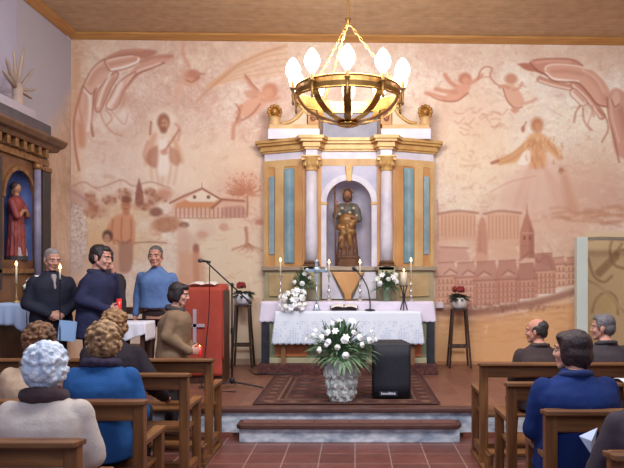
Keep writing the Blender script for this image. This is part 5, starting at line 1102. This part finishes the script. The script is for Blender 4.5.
# saint in the side niche
ss = thing('niche_statue', 'red robed saint statue in the blue niche of the side altar', 'statue', (XF - .09, nm + .10, nz0 + .001)); red_r = M('faded_red_robe', (150, 62, 56), rough=.6, scale=8, rgb2=(108, 42, 44)); 
wpl = G().lathe([(.13, 0), (.13, .05)], n=12); obj('plinth', wpl, dm, ss)
g = G()
for k, (r, z) in enumerate(((.125, .12), (.12, .3), (.11, .5), (.115, .65))): g.ell((0, 0, z), (r * .75, r, .14))
for a in np.linspace(0, 2 * PI, 12, endpoint=False): g.caps((.09 * math.cos(a), .12 * math.sin(a), .055), .02, (.06 * math.cos(a), .085 * math.sin(a), .55), .014)
g.caps((0, -.11, .70), .045, (.07, -.12, .52), .04); g.caps((0, .11, .70), .045, (.07, .12, .55), .04); obj('robe', remesh(g, .008, 2), red_r, ss)
g = G()
for y in (-.07, 0, .07): g.caps((.075, y, .06), .028, (.07, y, .14), .02)
obj('hem', remesh(g, .008, 2), M('pale_hem', (170, 160, 156)), ss)
g = G(); g.caps((0, 0, .74), .032, (0, 0, .82), .03); g.ell((0, 0, .87), (.055, .048, .065)); g.caps((.08, -.10, .52), .026, (.10, -.03, .60), .022); g.caps((.08, .10, .55), .026, (.10, .03, .6), .022); obj('body', remesh(g, .006, 2), skin_s, ss)
g = G(); g.ell((-.012, 0, .89), (.055, .055, .06)); g.ell((-.035, 0, .82), (.03, .05, .07)); obj('hair', remesh(g, .007, 1, disp=.004, dscale=30), M('statue_hair2', (66, 44, 34)), ss)
# side altar table, cloth, candle, flowers
tY0, tY1 = 7.22, 8.15; tx1 = PX(26.5, tY0); tz = PZ(303.5, tY0)
stb = thing('side_altar_table', 'narrow dark altar table in front of the side altar', 'table', ((XF + .03 + tx1) / 2, (tY0 + tY1) / 2, ZP + .001)); wpart('tabletop', G().bx(XF + .06, tx1 - .01, tY0 + .01, tY1, tz - .06, tz - .004), dwood, stb, bevel=.006)
for y in (tY0 + .05, tY1 - .05):
    for x in (XF + .10, tx1 - .05): wpart('leg', G().bx(x - .025, x + .025, y - .025, y + .025, ZP + .002, tz - .06), dwood, stb)
bluew = M('bluish_white_cloth', (176, 196, 232), rough=.9, var=.06, scale=5, bump=.1)
g = G(); xa, xb = XF + .05, tx1
g.grid(8, 12, lambda u, v: (xa + (xb - xa) * u, tY0 + (tY1 - tY0) * v, tz))
g.grid(20, 8, lambda u, v: (xa + (xb + .01 * v - xa) * u, tY0 - .004 - .012 * v * (1 + math.sin(u * 20)), tz - v * (.24 + .12 * max(0, u - .62) / .38)))
g.grid(20, 8, lambda u, v: (xb + .004 + .012 * v * (1 + math.sin(u * 30)), tY0 + (tY1 - tY0) * u, tz - v * .36))
one('side_altar_cloth', g, bluew, 'bluish white cloth hanging over the side altar table at the left edge', 'altar cloth', ((xa + xb) / 2, tY0, tz), smooth=True, solid=.004)
cxl = PX(16.3, 7.34); stz = tz + .004
cs = thing('candlestick', 'slim brass candlestick on the side altar table at the left edge', 'candlestick', (cxl, 7.34, stz)); hcs = PZ(282, 7.34) - stz
obj('foot', G().lathe([(.045, 0), (.045, .01), (.02, .025), (.012, .04)]), brass, cs, smooth=True); obj('stem', G().lathe([(.010, .035), (.016, .06), (.008, .08), (.008, hcs - .03), (.018, hcs - .01), (.013, hcs)]), brass, cs, smooth=True)
candle(cxl, 7.34, stz + hcs, PZ(266.5, 7.34) - stz - hcs, .011, 'tall white candle burning on the side altar table at the left edge', fh=.055)
sp = [(-.05, .04, .04, 'r'), (.03, .06, .045, 'r'), (.0, .10, .04, 'l'), (.06, .0, .035, 'r'), (.07, .14, .04, 'l')]
one('flower_vase', G().lathe([(.03, 0), (.05, .05), (.04, .10), (.045, .13)], (PX(29, 8.0), 8.0, tz + .004), 14), vase_m, 'small vase behind the grey-haired man on the side altar table', 'vase', (PX(29, 8.0), 8.0, tz + .004), smooth=True)
bouquet('white_posy', 'small white flowers standing on the side altar table beside the grey-haired man', (PX(29.5, 8.0) + .04, 8.0, tz + .13), .10, .17, 24, sp, seed=12, leafL=.09)
# ================================================================ PEOPLE
def hand(g, w, d, n, side, curl=.35, k=1.0, r=.0085, spread=.0):
    """w wrist, d finger direction, n palm normal, side = thumb direction sign along d x n"""
    w = Vector(w); d = Vector(d).normalized(); n = Vector(n); n = (n - d * n.dot(d)).normalized(); t = d.cross(n) * side
    g.ell(w + d * .05 * k, (.038 * k, .048 * k, .016 * k), Matrix((t, d, n)).transposed(), 10, 8)
    g.caps(w - d * .03 * k, .026 * k, w + d * .02 * k, .026 * k, 10)
    offs = (.030, .010, -.010, -.029); Ls = (.070, .078, .073, .058)
    for i, (o_, L) in enumerate(zip(offs, Ls)):
        kn = w + d * (.088 - .006 * abs(i - 1)) * k + t * o_ * k
        g.caps(w + d * .03 * k + t * o_ * .7 * k, .014 * k, kn, .0115 * k, 8)
        p = kn; a = curl * .5 + .06 * i; dd = d + t * (o_ * spread)
        for j, fr in enumerate((.45, .31, .24)):
            dv = (d * math.cos(a) + n * math.sin(a)); q = p + dv * L * fr * k
            g.caps(p, (r + .001 - .0008 * j) * k, q, (r - .0008 * j) * k, 8); p = q; a += curl * (1.0 + .1 * i)
    b = w + d * .025 * k + t * .028 * k; m = b + (d * .55 + t * .65 + n * .35).normalized() * .04 * k; e = m + (d * .85 + t * .2 + n * .45).normalized() * .034 * k
    g.caps(w + d * .012 * k + t * .016 * k, .016 * k, b, .0145 * k, 8); g.caps(b, .0135 * k, m, .0115 * k, 8); g.caps(m, .011 * k, e, .009 * k, 8)
SKIN = {}
def skin_mat(rgb):
    return M('skin_%d_%d_%d' % rgb, rgb, rough=.55, var=.06, scale=14, spec=.3)
eye_w = M('eye_white', (176, 160, 150), rough=.25, var=.02); eye_d = M('eye_dark', (40, 28, 24), rough=.15, var=.02)
PN = [0]
def person(label, pos, rz, H=1.70, sit=False, lean=.03, yaw=0., pitch=0., arms=None, skin=(196, 142, 118), hair='short', haircol=(60, 44, 38), haircol2=None,
           top=('jacket', (40, 42, 54)), infl=.022, coatlen=.12, collar=None, shirt=None, pants=(44, 42, 50), shoes=(34, 28, 28), face=True, bulk=1.0, hk=1.0, group=None, fine=False, skirt=False, scarf=None, vneck=False, hip=.565, hem=-.06, sleeve_end=.02, bald=False):
    PN[0] += 1; sd = PN[0]; s = H / 1.72
    hz = .90 if not sit else hip / s; drop = .012 if not sit else .034
    Y = lambda f: lean * f
    def P3(x, y, z): return Vector((x, y, z))
    sh = {i: P3(i * .172 * (.5 + .5 * bulk), Y(.82), hz + .438) for i in (-1, 1)}
    arms = arms or {}
    A = {}
    for i in (-1, 1):
        if i in arms: A[i] = arms[i]
        elif sit: A[i] = dict(e=(i * .245, Y(.6) + .03, hz + .215), w=(i * .12, .27, hz + .115), d=(-i * .5, .8, -.15), n=(0, -.1, -1), c=.3)
        else: A[i] = dict(e=(i * .235, Y(.4) - .03, hz + .22), w=(i * .245, .04, hz - .02), d=(0, .12, -1), n=(-i, .1, 0), c=.4)
    if sit: K = {i: P3(i * .10, .41, .50 / s) for i in (-1, 1)}; AN = {i: P3(i * .10, .40, .085 / s) for i in (-1, 1)}
    else: K = {i: P3(i * .092, .015, .49) for i in (-1, 1)}; AN = {i: P3(i * .095, -.015, .085) for i in (-1, 1)}
    hc = P3(0, Y(1) + .022 + drop * .6, hz + .70 - drop); hr = Matrix.Rotation(yaw, 3, 'Z') @ Matrix.Rotation(pitch, 3, 'X')
    kk = hk
    def hp(x, y, z): return hc + hr @ (Vector((x, y, z)) * kk)
    def hell(g, c, r, rot=None, nu=14, nv=10): g.ell(hp(*c), tuple(q * kk for q in r), hr if rot is None else hr @ rot, nu, nv)
    def torso(g, f, b=1.0, legs=False, hem=-.06):
        R = [(hem, .168, .120, 1), (.05, .166, .117, 1), (.17, .150, .108, 1), (.29, .158, .114, 1), (.38, .168, .116, 1), (.435, .162, .104, .9), (.48, .128, .084, .7), (.515, .088, .068, .5), (.545, .062, .058, .35), (.565, .054, .052, .2)]
        R = R[:1] + [q_ for q_ in R[1:] if q_[0] > hem + .01]
        vs = []; n = 28
        for z, rx, ry, fk in R:
            for j in range(n):
                t = 2 * PI * j / n; c_, s_ = math.cos(t), math.sin(t); e = .86
                bb = b if z < .5 else 1 + (b - 1) * .4
                vs.append(((rx * bb + f * fk) * math.copysign(abs(c_) ** e, c_), Y(max(0, z) / .55) - (.012 if z > .5 else 0) + (ry * bb + f * fk) * math.copysign(abs(s_) ** e, s_), hz + z))
        m = len(R); g.add(vs, [(i * n + j, i * n + (j + 1) % n, (i + 1) * n + (j + 1) % n, (i + 1) * n + j) for i in range(m - 1) for j in range(n)] + [tuple(range(n - 1, -1, -1)), tuple((m - 1) * n + j for j in range(n))])
    def armg(g, i, f, cut=0.0, taper=True):
        e, w_ = Vector(A[i]['e']), Vector(A[i]['w']); w2 = w_ + (e - w_).normalized() * cut
        g.caps(sh[i], .050 + f * .7, e, .040 + f * .8); g.caps(e, .040 + f * .8, w2, (.029 + f * .7) if cut else .028)
    # ---- body: one continuous skin mesh
    g = G(); torso(g, -.012)
    for i in (-1, 1):
        armg(g, i, -.006); w_ = Vector(A[i]['w']); hand(g, w_, A[i]['d'], A[i]['n'], A[i].get('side', i), A[i].get('c', .35), 1.0)
        g.caps((i * .09, 0, hz), .075, K[i], .05); g.caps(K[i], .048, AN[i], .034); g.caps(AN[i] + Vector((0, -.02, -.035)), .032, AN[i] + Vector((i * .01, .12, -.055)), .026)
    nb = Vector((0, Y(.92) - .012, hz + .50)); g.caps(nb, .057, hp(0, -.022, -.075), .052)
    hell(g, (0, -.014, .032), (.0755, .096, .088)); hell(g, (0, .022, -.028), (.062, .068, .084)); hell(g, (0, .052, -.088), (.034, .030, .026))
    for i in (-1, 1):
        g.caps(hp(i * .052, .0, -.05), .020 * kk, hp(i * .018, .062, -.096), .020 * kk, 8); hell(g, (i * .037, .062, -.028), (.024, .022, .024), None, 10, 8)
        g.caps(hp(i * .012, .084, .026), .011 * kk, hp(i * .045, .070, .024), .010 * kk, 8); hell(g, (i * .077, -.008, -.012), (.011, .021, .033), Matrix.Rotation(-i * .3, 3, 'Z'), 10, 8); hell(g, (i * .014, .094, -.034), (.010, .012, .010), None, 8, 6)
    g.caps(hp(0, .082, .018), .0095 * kk, hp(0, .104, -.028), .0125 * kk, 8); hell(g, (0, .040, .05), (.058, .042, .045))
    g.caps(hp(-.018, .082, -.058), .0085 * kk, hp(.018, .082, -.058), .0085 * kk, 8); g.caps(hp(-.016, .080, -.070), .009 * kk, hp(.016, .080, -.070), .009 * kk, 8)
    g.v = [(x * s, y * s, z * s) for x, y, z in g.v]
    me = remesh(g, .0055 if fine else .008, 2, .4)
    body = obj('person', me, skin_mat(skin), loc=pos, rotz=rz); tag(body, label, 'person', group)
    def part(nm, g, mat, vox=.011, sm=4, disp=0., ds=8., disp2=0., ds2=40, parent=None):
        g.v = [(x * s, y * s, z * s) for x, y, z in g.v]; return obj(nm, remesh(g, vox, sm, .5, disp, ds, disp2, ds2, sd), mat, parent or body)
    # ---- face details
    if face:
        for i in (-1, 1):
            g = G(); hell(g, (i * .031, .0775, .0005), (.0135, .0105, .0085)); g.v = [(x * s, y * s, z * s) for x, y, z in g.v]; e_ = obj('eye', g, eye_w, body, smooth=True)
            g = G(); hell(g, (i * .031, .0855, .0005), (.0062, .0042, .0062)); g.v = [(x * s, y * s, z * s) for x, y, z in g.v]; obj('iris', g, eye_d, e_, smooth=True)
            g = G().tube([hp(i * .014, .0945, .022), hp(i * .030, .0915, .028), hp(i * .048, .0765, .022)], [.003, .0042, .002], 6); g.v = [(x * s, y * s, z * s) for x, y, z in g.v]; obj('eyebrow', g, M('brow%d' % sd, tuple(int(c * .8) for c in haircol), var=.1), body, smooth=True)
        g = G().tube([hp(-.022, .0885, -.0645), hp(0, .0925, -.0635), hp(.022, .0885, -.0645)], [.002, .0042, .002], 6); g.v = [(x * s, y * s, z * s) for x, y, z in g.v]; obj('lips', g, M('lips%d' % sd, tuple(int(c * f) for c, f in zip(skin, (.82, .62, .60))), rough=.4, var=.05), body, smooth=True)
    # ---- hair
    hm = M('hair_%s_%d' % (hair, sd), haircol, rough=.55, scale=22, rgb2=haircol2 or tuple(int(c * .6) for c in haircol), stretch=(1, 1, .4), bump=.6, bscale=120, detail=6)
    q = random.Random(sd); g = G()
    if hair == 'short':
        hell(g, (0, -.022, .050), (.080, .096, .080)); hell(g, (0, -.052, .0), (.074, .066, .080)); hell(g, (0, .035, .085), (.058, .05, .036))
        for i in (-1, 1): hell(g, (i * .066, .008, .018), (.016, .030, .046))
        part('hair', g, hm, .007, 2, .004, 22, .003, 90)
    elif hair == 'fade':
        hell(g, (0, -.018, .046), (.078, .094, .076)); hell(g, (0, -.05, .0), (.072, .062, .074)); hell(g, (0, .03, .076), (.056, .046, .034))
        for i in (-1, 1): hell(g, (i * .068, .006, .012), (.011, .024, .034))
        part('hair', g, hm, .007, 2, .002, 22, .002, 90)
    elif hair == 'bald':
        for i in (-1, 1): hell(g, (i * .064, -.025, .012), (.019, .055, .046))
        hell(g, (0, -.070, -.002), (.066, .040, .066)); hell(g, (0, -.052, .05), (.072, .066, .058)); part('hair', g, hm, .007, 2, .004, 25, .002, 90)
    elif hair == 'bob':
        hell(g, (0, -.024, .042), (.090, .104, .090)); hell(g, (0, -.055, -.02), (.088, .074, .095)); hell(g, (0, .044, .080), (.066, .048, .036))
        for i in (-1, 1): hell(g, (i * .072, -.002, -.012), (.020, .046, .078))
        part('hair', g, hm, .008, 2, .006, 20, .003, 80)
    elif hair in ('curly', 'set'):
        big = 1.12 if hair == 'curly' else 1.06
        hell(g, (0, -.028, .038), (.090 * big, .100 * big, .090 * big)); hell(g, (0, -.058, -.018), (.082 * big, .070 * big, .088 * big))
        n = 190 if hair == 'curly' else 260
        for k in range(n):
            a = PI * (1 + 5 ** .5) * k + q.gauss(0, .22); z = max(-.99, min(.99, 1 - 2 * (k + .5) / n + q.gauss(0, .05))); r = math.sqrt(1 - z * z); v = Vector((r * math.cos(a), r * math.sin(a), z))
            if v.y > .42 and v.z < .55: continue
            c = (v.x * .091 * big, -.034 + v.y * .100 * big, .026 + v.z * .100 * big - (.018 if v.z < 0 else 0)); rr = q.uniform(.014, .021) if hair == 'curly' else q.uniform(.013, .019)
            hell(g, c, (rr, rr, rr * .8), None, 8, 6)
        part('hair', g, hm, .006, 2 if hair == 'curly' else 4, .005, 24, .003, 80)
    # ---- upper garment
    nm, col = top; tmat = M('%s_%d' % (nm, sd), col, rough=.85, var=.14, scale=7, bump=.25, bscale=90, spec=.2)
    g = G(); torso(g, infl, bulk, False, hem)
    for i in (-1, 1): armg(g, i, infl * .75, sleeve_end)
    if sit: g.ell((0, .05, hz + .0), (.175 * bulk + infl, .15 + infl, .09))
    elif skirt or coatlen > 0:
        torso(g, infl + .006, bulk, False, -.06 - coatlen)
    U = part(nm, g, tmat, .012, 6, .010, 7., .003, 22)
    # collar
    if collar:
        g = G(); cpts = [Vector((.083 * math.cos(t), Y(.92) - .012 + .080 * math.sin(t), hz + .528 + .020 * -math.sin(t))) for t in np.linspace(0, 2 * PI, 22, endpoint=False)]
        ck = collar[1] if len(collar) > 1 else .026
        for a_, b_ in zip(cpts, cpts[1:] + cpts[:1]): g.caps(a_, ck, b_, ck, 8)
        part('collar', g, M('collar_%d' % sd, collar[0], rough=.9, var=.2, scale=20, bump=.4, bscale=60), .009, 3, .005, 20, parent=body)
    if shirt:
        g = G()
        if vneck: g.caps((0, Y(.6) + .116 * bulk + infl + .004, hz + .37), .012, (0, Y(.92) + .085, hz + .50), .032)
        g.caps((-.03, Y(.92) + .03, hz + .535), .022, (.03, Y(.92) + .03, hz + .535), .022)
        for i in (-1, 1): g.caps((i * .045, Y(.92) + .02, hz + .54), .018, (i * .018, Y(.92) + .065, hz + .505), .014)
        part('shirt_collar', g, M('shirt_%d' % sd, shirt, rough=.8, var=.06), .008, 2)
    if scarf:
        g = G(); cpts = [Vector((.098 * math.cos(t), Y(.92) - .008 + .090 * math.sin(t), hz + .540 + .012 * -math.sin(t))) for t in np.linspace(0, 2 * PI, 20, endpoint=False)]
        for a_, b_ in zip(cpts, cpts[1:] + cpts[:1]): g.caps(a_, .032, b_, .032, 8)
        part('scarf', g, M('scarf_%d' % sd, scarf[0], rough=.95, scale=30, rgb2=scarf[1], bump=.3), .009, 2, .007, 18)
    # ---- trousers / skirt and shoes
    pm_ = M('trousers_%d' % sd, pants, rough=.85, var=.12, scale=8, bump=.15); g = G(); g.ell((0, 0, hz + .01), (.165, .12, .12))
    for i in (-1, 1):
        g.caps((i * .088, 0, hz - .01), .092, K[i], .068); g.caps(K[i], .066, AN[i] + Vector((0, 0, .02)), .05)
    if skirt and sit: g.caps((-.06, .1, hz), .11, (-.06, .38, hz - .02), .085); g.caps((.06, .1, hz), .11, (.06, .38, hz - .02), .085)
    part('skirt' if skirt else 'trousers', g, pm_, .013, 4, .006, 9)
    for i in (-1, 1):
        g = G(); g.caps(AN[i] + Vector((0, -.035, -.04)), .040, AN[i] + Vector((i * .012, .13, -.05)), .036); g.ell(AN[i] + Vector((0, -.01, -.01)), (.045, .055, .04)); g.v = [(x, y, max(z, .002)) for x, y, z in g.v]
        part('shoe', g, M('shoe_%d' % sd, shoes, rough=.4, var=.1), .009, 2)
    def world(p): return Matrix.Translation(Vector(pos)) @ Matrix.Rotation(rz, 4, 'Z') @ (Vector(p) * s)
    body_info = dict(hz=hz, s=s, world=world, A=A); return body, body_info

def sitpos(px, Y, back): return (PX(px, Y), back + .19, 0)
ZF = ZP + .001
# P6 grey-haired man, far left
b6, i6 = person('standing grey-haired man in a dark jacket with clasped hands beside the side altar', (PX(51, 7.0), 7.0, ZF), math.radians(-142), H=1.66, yaw=.15, pitch=-.22, lean=.03, skin=(190, 140, 122), hair='fade', haircol=(150, 142, 140), haircol2=(104, 96, 96),
    top=('jacket', (40, 42, 56)), infl=.034, bulk=1.08, collar=((38, 40, 52), .02), shirt=(150, 138, 138), vneck=True, pants=(40, 38, 46), hk=1.02, fine=True,
    arms={-1: dict(e=(-.25, .02, 1.10), w=(-.06, .225, .985), d=(.9, .25, -.2), n=(.1, -.9, -.2), c=.6), 1: dict(e=(.25, .02, 1.10), w=(.065, .245, .99), d=(-.9, .25, -.2), n=(-.1, -.9, -.2), c=.6)})
# P7 navy-jacket man in profile with hand at his mouth
b7, i7 = person('standing dark-haired man in a navy jacket seen in profile with his hand at his mouth', (PX(94, 7.0), 7.0, ZF), math.radians(-97), H=1.68, yaw=.02, pitch=-.14, lean=.05, skin=(194, 142, 126), hair='short', haircol=(42, 32, 34), top=('jacket', (44, 46, 74)), infl=.036, bulk=1.12, collar=((40, 42, 66), .024), pants=(34, 34, 44), hk=1.12, fine=True,
    arms={-1: dict(e=(-.25, .12, 1.16), w=(-.075, .175, 1.415), d=(.35, .12, 1), n=(.3, -1, .1), c=.75), 1: dict(e=(.25, -.02, 1.14), w=(.15, .25, 1.03), d=(-.1, 1, .1), n=(-1, .1, .1), c=1.1)})
# P8 hidden dark-coated person behind him
b8, i8 = person('standing person in a dark coat mostly hidden behind the navy-jacketed man', (PX(103, 7.6), 7.6, ZF), math.radians(-15), H=1.69, yaw=.9, hair='fade', haircol=(70, 62, 58), top=('coat', (52, 46, 54)), infl=.05, bulk=1.22, collar=((44, 40, 46), .024), pants=(34, 32, 38))
# P9 blue sweater man
b9, i9 = person('standing grey-haired man in a light blue sweater facing the pews beside the red lectern', (PX(157, 7.9), 7.9, ZF), math.radians(178), H=1.72, yaw=0.05, pitch=-.03, lean=.02, skin=(186, 132, 112), hair='fade', haircol=(104, 98, 98), haircol2=(66, 60, 60), top=('sweater', (92, 118, 164)), infl=.028, bulk=1.08, coatlen=.0, hem=.07, shirt=(214, 218, 230), pants=(52, 36, 36), hk=1.06, fine=True)
# P10 woman in brown jacket with candle
b10, i10 = person('dark-haired woman in a tan jacket in profile holding a lit red candle', (PX(172, 6.62), 6.62, 0.001), math.radians(-88), H=1.60, yaw=-.06, pitch=-.16, lean=.05, skin=(200, 148, 130), hair='bob', haircol=(42, 28, 30), top=('jacket', (128, 104, 82)), infl=.042, bulk=1.08, coatlen=.2, collar=((58, 54, 58), .034), shirt=(232, 232, 236), pants=(46, 40, 44), hk=1.0, fine=True,
    arms={1: dict(e=(.245, .0, 1.15), w=(.15, .22, .985), d=(-.25, 1, .05), n=(-1, 0, .1), c=.9), -1: dict(e=(-.25, .02, 1.14), w=(-.12, .20, .97), d=(.5, .9, .1), n=(.9, -.2, .2), c=.7)})
# seated, left
b1, i1 = person('seated white-haired woman in a cream coat with dark fur collar, nearest the camera', sitpos(42, 3.3, 3.09), math.radians(0), H=1.66, sit=True, yaw=-.1, pitch=-.05, lean=.06, hair='set', haircol=(236, 242, 248), haircol2=(166, 182, 206), top=('coat', (196, 184, 176)), infl=.046, bulk=1.12, collar=((62, 44, 50), .044), skirt=True, pants=(60, 52, 54), face=True, hk=1.06)
b2, i2 = person('seated woman with curly blonde hair in a blue wool coat in the third left pew', sitpos(102, 4.3, 4.06), 0, H=1.74, sit=True, yaw=.25, pitch=-.05, lean=.05, hair='curly', haircol=(182, 146, 104), haircol2=(96, 66, 46), top=('coat', (36, 82, 138)), infl=.046, bulk=1.08, scarf=((60, 48, 78), (28, 24, 34)), skirt=True, pants=(34, 78, 134), hk=1.0)
b3, i3 = person('seated brown-haired woman in a beige coat, mostly hidden behind the white-haired woman', (PX(36, 4.35), 4.06 + .23, 0), math.radians(3), H=1.73, sit=True, yaw=.1, lean=.10, hair='curly', haircol=(136, 92, 54), haircol2=(66, 42, 30), top=('coat', (196, 168, 142)), infl=.03, bulk=.98, collar=((120, 106, 100), .026), skirt=True, pants=(70, 60, 58), hk=.94)
b4, i4 = person('seated person with light brown hair in a black coat in the second left pew', (PX(111, 5.35), 5.13 + .2, 0), math.radians(-6), H=1.80, sit=True, yaw=-.1, lean=.06, hair='curly', haircol=(166, 122, 78), haircol2=(96, 66, 44), top=('coat', (40, 34, 42)), infl=.045, bulk=1.2, pants=(34, 30, 36), hk=.94,
    arms={1: dict(e=(.34, .03, .745), w=(.33, .26, .62), d=(-.2, 1, -.3), n=(-.2, 0, -1), c=.4)})
# seated, right
b11, i11 = person('seated balding man in a dark brown jacket looking left, front right pew', sitpos(541, 5.93, 5.74), math.radians(12), H=1.63, sit=True, hip=.53, yaw=.85, lean=.05, skin=(190, 134, 112), hair='bald', haircol=(58, 48, 46), top=('jacket', (64, 52, 52)), infl=.042, bulk=1.12, collar=((66, 54, 54), .022), pants=(50, 44, 48), hk=1.0)
b12, i12 = person('seated person with dark brown hair in a royal blue jacket, third right pew', sitpos(578, 3.96, 3.77), math.radians(6), H=1.75, sit=True, hip=.54, yaw=.85, lean=.05, skin=(206, 152, 132), hair='bob', haircol=(56, 34, 34), haircol2=(34, 20, 24), top=('jacket', (22, 44, 98)), infl=.052, bulk=1.22, shirt=None, collar=((20, 40, 90), .024), pants=(46, 46, 60), hk=1.0)
b13, i13 = person('seated grey-haired man in a dark jacket behind the royal blue jacket, front right pew', (PX(607, 5.95), 5.74 + .2, 0), math.radians(10), H=1.71, sit=True, hip=.53, yaw=.9, lean=.04, skin=(186, 134, 116), hair='short', haircol=(112, 108, 110), haircol2=(70, 66, 70), top=('jacket', (64, 56, 60)), infl=.034, bulk=1.1, collar=((58, 52, 56), .022), pants=(46, 44, 50), hk=1.0)
b14, i14 = person('person in a dark jacket leaning in at the bottom right corner holding a white sheet', (PX(660, 3.06), 2.88 + .16, 0), math.radians(10), H=1.64, sit=True, yaw=.2, lean=.10, hair='short', haircol=(60, 52, 50), top=('jacket', (66, 58, 66)), infl=.04, bulk=1.12, collar=((60, 54, 60), .022), pants=(44, 42, 50),
    arms={-1: dict(e=(-.27, .12, .80), w=(-.10, .37, .68), d=(.3, 1, .0), n=(.9, 0, .3), c=.8), 1: dict(e=(.25, .1, .78), w=(.10, .34, .72), d=(-.6, .8, .1), n=(-.6, -.3, .6), c=.5)})
pcl = G(); pcx0, pcx1 = PX(618, 4.72), PX(650, 4.72)
pcl.grid(16, 20, lambda u, v: (pcx0 + (pcx1 - pcx0) * u + .01 * v, 4.71 + .09 - .172 * v / .4 if v < .4 else 4.71 - .082 - .008 * math.sin(u * 14), (.925 + .012 * math.sin(v / .4 * PI) if v < .4 else .925 - (v - .4) * .26)))
one('folded_shawl', pcl, M('white_patterned_shawl', (222, 222, 232), rough=.9, scale=16, rgb2=(150, 150, 166), detail=2), 'white patterned shawl hung over the second right pew at the right edge', 'shawl', (pcx0, 4.71, .92), smooth=True, solid=.006)
# ---- things held
def W(i, p): return i['world'](p)
redglass = M('red_candle_cup', (206, 40, 36), rough=.2, var=.08, emit=.35)
def votive(p, label, h=.10, r=.026):
    c = thing('votive_candle', label, 'candle', p)
    obj('cup', G().lathe([(r * .7, 0), (r * .9, .01), (r, h), (r * .86, h), (r * .75, .015)], n=16), redglass, c, smooth=True)
    obj('wax', G().lathe([(r * .8, .02), (r * .8, h * .6)], n=12), wax, c); obj('flame', flame((0, 0, h * .6), .05, .013), flame_m, c, smooth=True); return c
w7 = W(i7, (.115, .345, 1.025)); votive((w7.x, w7.y, w7.z - .04), 'red votive candle held upright by the navy-jacketed man', .16, .026)
w10 = W(i10, (.10, .315, .985)); votive((w10.x, w10.y, w10.z - .05), 'small lit red candle held by the woman in the tan jacket', .10, .024)
w6 = W(i6, (.0, .33, .93)); lf = obj('leaflet', G().box((0, 0, -.09), (.16, .006, .21)).box((.012, .012, -.09), (.15, .004, .2)), M('pale_blue_paper', (150, 184, 226), rough=.7, var=.05)); lf.location = (w6.x + .10, w6.y - .02, w6.z - .01); lf.rotation_euler = (.1, .12, .2); tag(lf, 'pale blue folded leaflet hanging from the hands of the grey-haired man', 'leaflet')
# slim candle on an iron stand in front of the grey-haired man
fx_, fy_ = PX(60, 6.72), 6.72
tz_ = PZ(279, fy_)
fs = thing('floor_candlestick', 'slim dark iron floor candlestick in front of the grey-haired man', 'candlestick', (fx_, fy_, .001))
obj('foot', G().lathe([(.11, 0), (.11, .012), (.03, .03), (.012, .06)]), iron, fs, smooth=True); obj('pole', G().tube([(0, 0, .05), (0, 0, tz_ - .01)], .006, 8), M('black_iron', (22, 20, 26), rough=.8, var=.05, spec=.1), fs, smooth=True); obj('cup', G().lathe([(.008, tz_ - .02), (.022, tz_ - .006), (.016, tz_ - .002)]), iron, fs, smooth=True)
candle(fx_, fy_, tz_, PZ(270, fy_) - tz_, .009, 'slim lit candle on the dark floor stand beside the face of the grey-haired man', fh=.055)
yp = 3.42; pts = [(579, 436, 0), (601, 430, .05), (597, 444, .03), (589, 452, -.02)]
g = G().add([(PX(x, yp), yp + d, PZ(y, yp)) for x, y, d in pts] + [(PX(590, yp), yp - .02, PZ(440, yp))], [(0, 4, 1), (1, 4, 2), (2, 4, 3), (3, 4, 0)])
one('paper_sheet', g, M('white_paper', (206, 220, 246), rough=.7, var=.03), 'small folded bluish white sheet of paper at bottom right beside the dark sleeve', 'paper', (PX(590, yp), yp, PZ(450, yp)), solid=.002)
# ================================================================ CAMERA, LIGHT
cam = bpy.data.cameras.new('camera'); cam.sensor_width = 36; cam.lens = F / 624 * 36; cam.shift_x = -43 / 624; cam.shift_y = 38 / 624
co = bpy.data.objects.new('camera', cam); C.objects.link(co); co.location = (0, 0, EYE); co.rotation_euler = (PI / 2, 0, 0); bpy.context.scene.camera = co
w = bpy.data.worlds.new('world'); bpy.context.scene.world = w; w.use_nodes = True
bg = w.node_tree.nodes['Background']; bg.inputs[0].default_value = (*lin((196, 208, 236)), 1); bg.inputs[1].default_value = .40
def area(name, loc, rot, sx, sy, e, col):
    l = bpy.data.lights.new(name, 'AREA'); l.shape = 'RECTANGLE'; l.size = sx; l.size_y = sy; l.energy = e; l.color = tuple(lin(col)); o = bpy.data.objects.new(name, l); C.objects.link(o); o.location = loc; o.rotation_euler = rot; return o
area('nave_daylight', (0.3, -1.2, 4.0), (math.radians(72), 0, 0), 5.5, 2.0, 140, (214, 226, 255))
area('wall_fill_light', (0.2, 4.2, 4.9), (math.radians(28), 0, 0), 6.0, 1.2, 330, (248, 250, 255))  # unseen area light added under the ceiling to brighten the mural wall
def pt(name, loc, e, col, r=.1):
    l = bpy.data.lights.new(name, 'POINT'); l.energy = e; l.color = tuple(lin(col)); l.shadow_soft_size = r; o = bpy.data.objects.new(name, l); C.objects.link(o); o.location = loc
pt('chandelier_light', (CX, CY, zring + .35), 130, (255, 250, 242), .3)
sc = bpy.context.scene; sc.view_settings.view_transform = 'Standard'; sc.view_settings.exposure = -0.04; sc.view_settings.gamma = 1.0
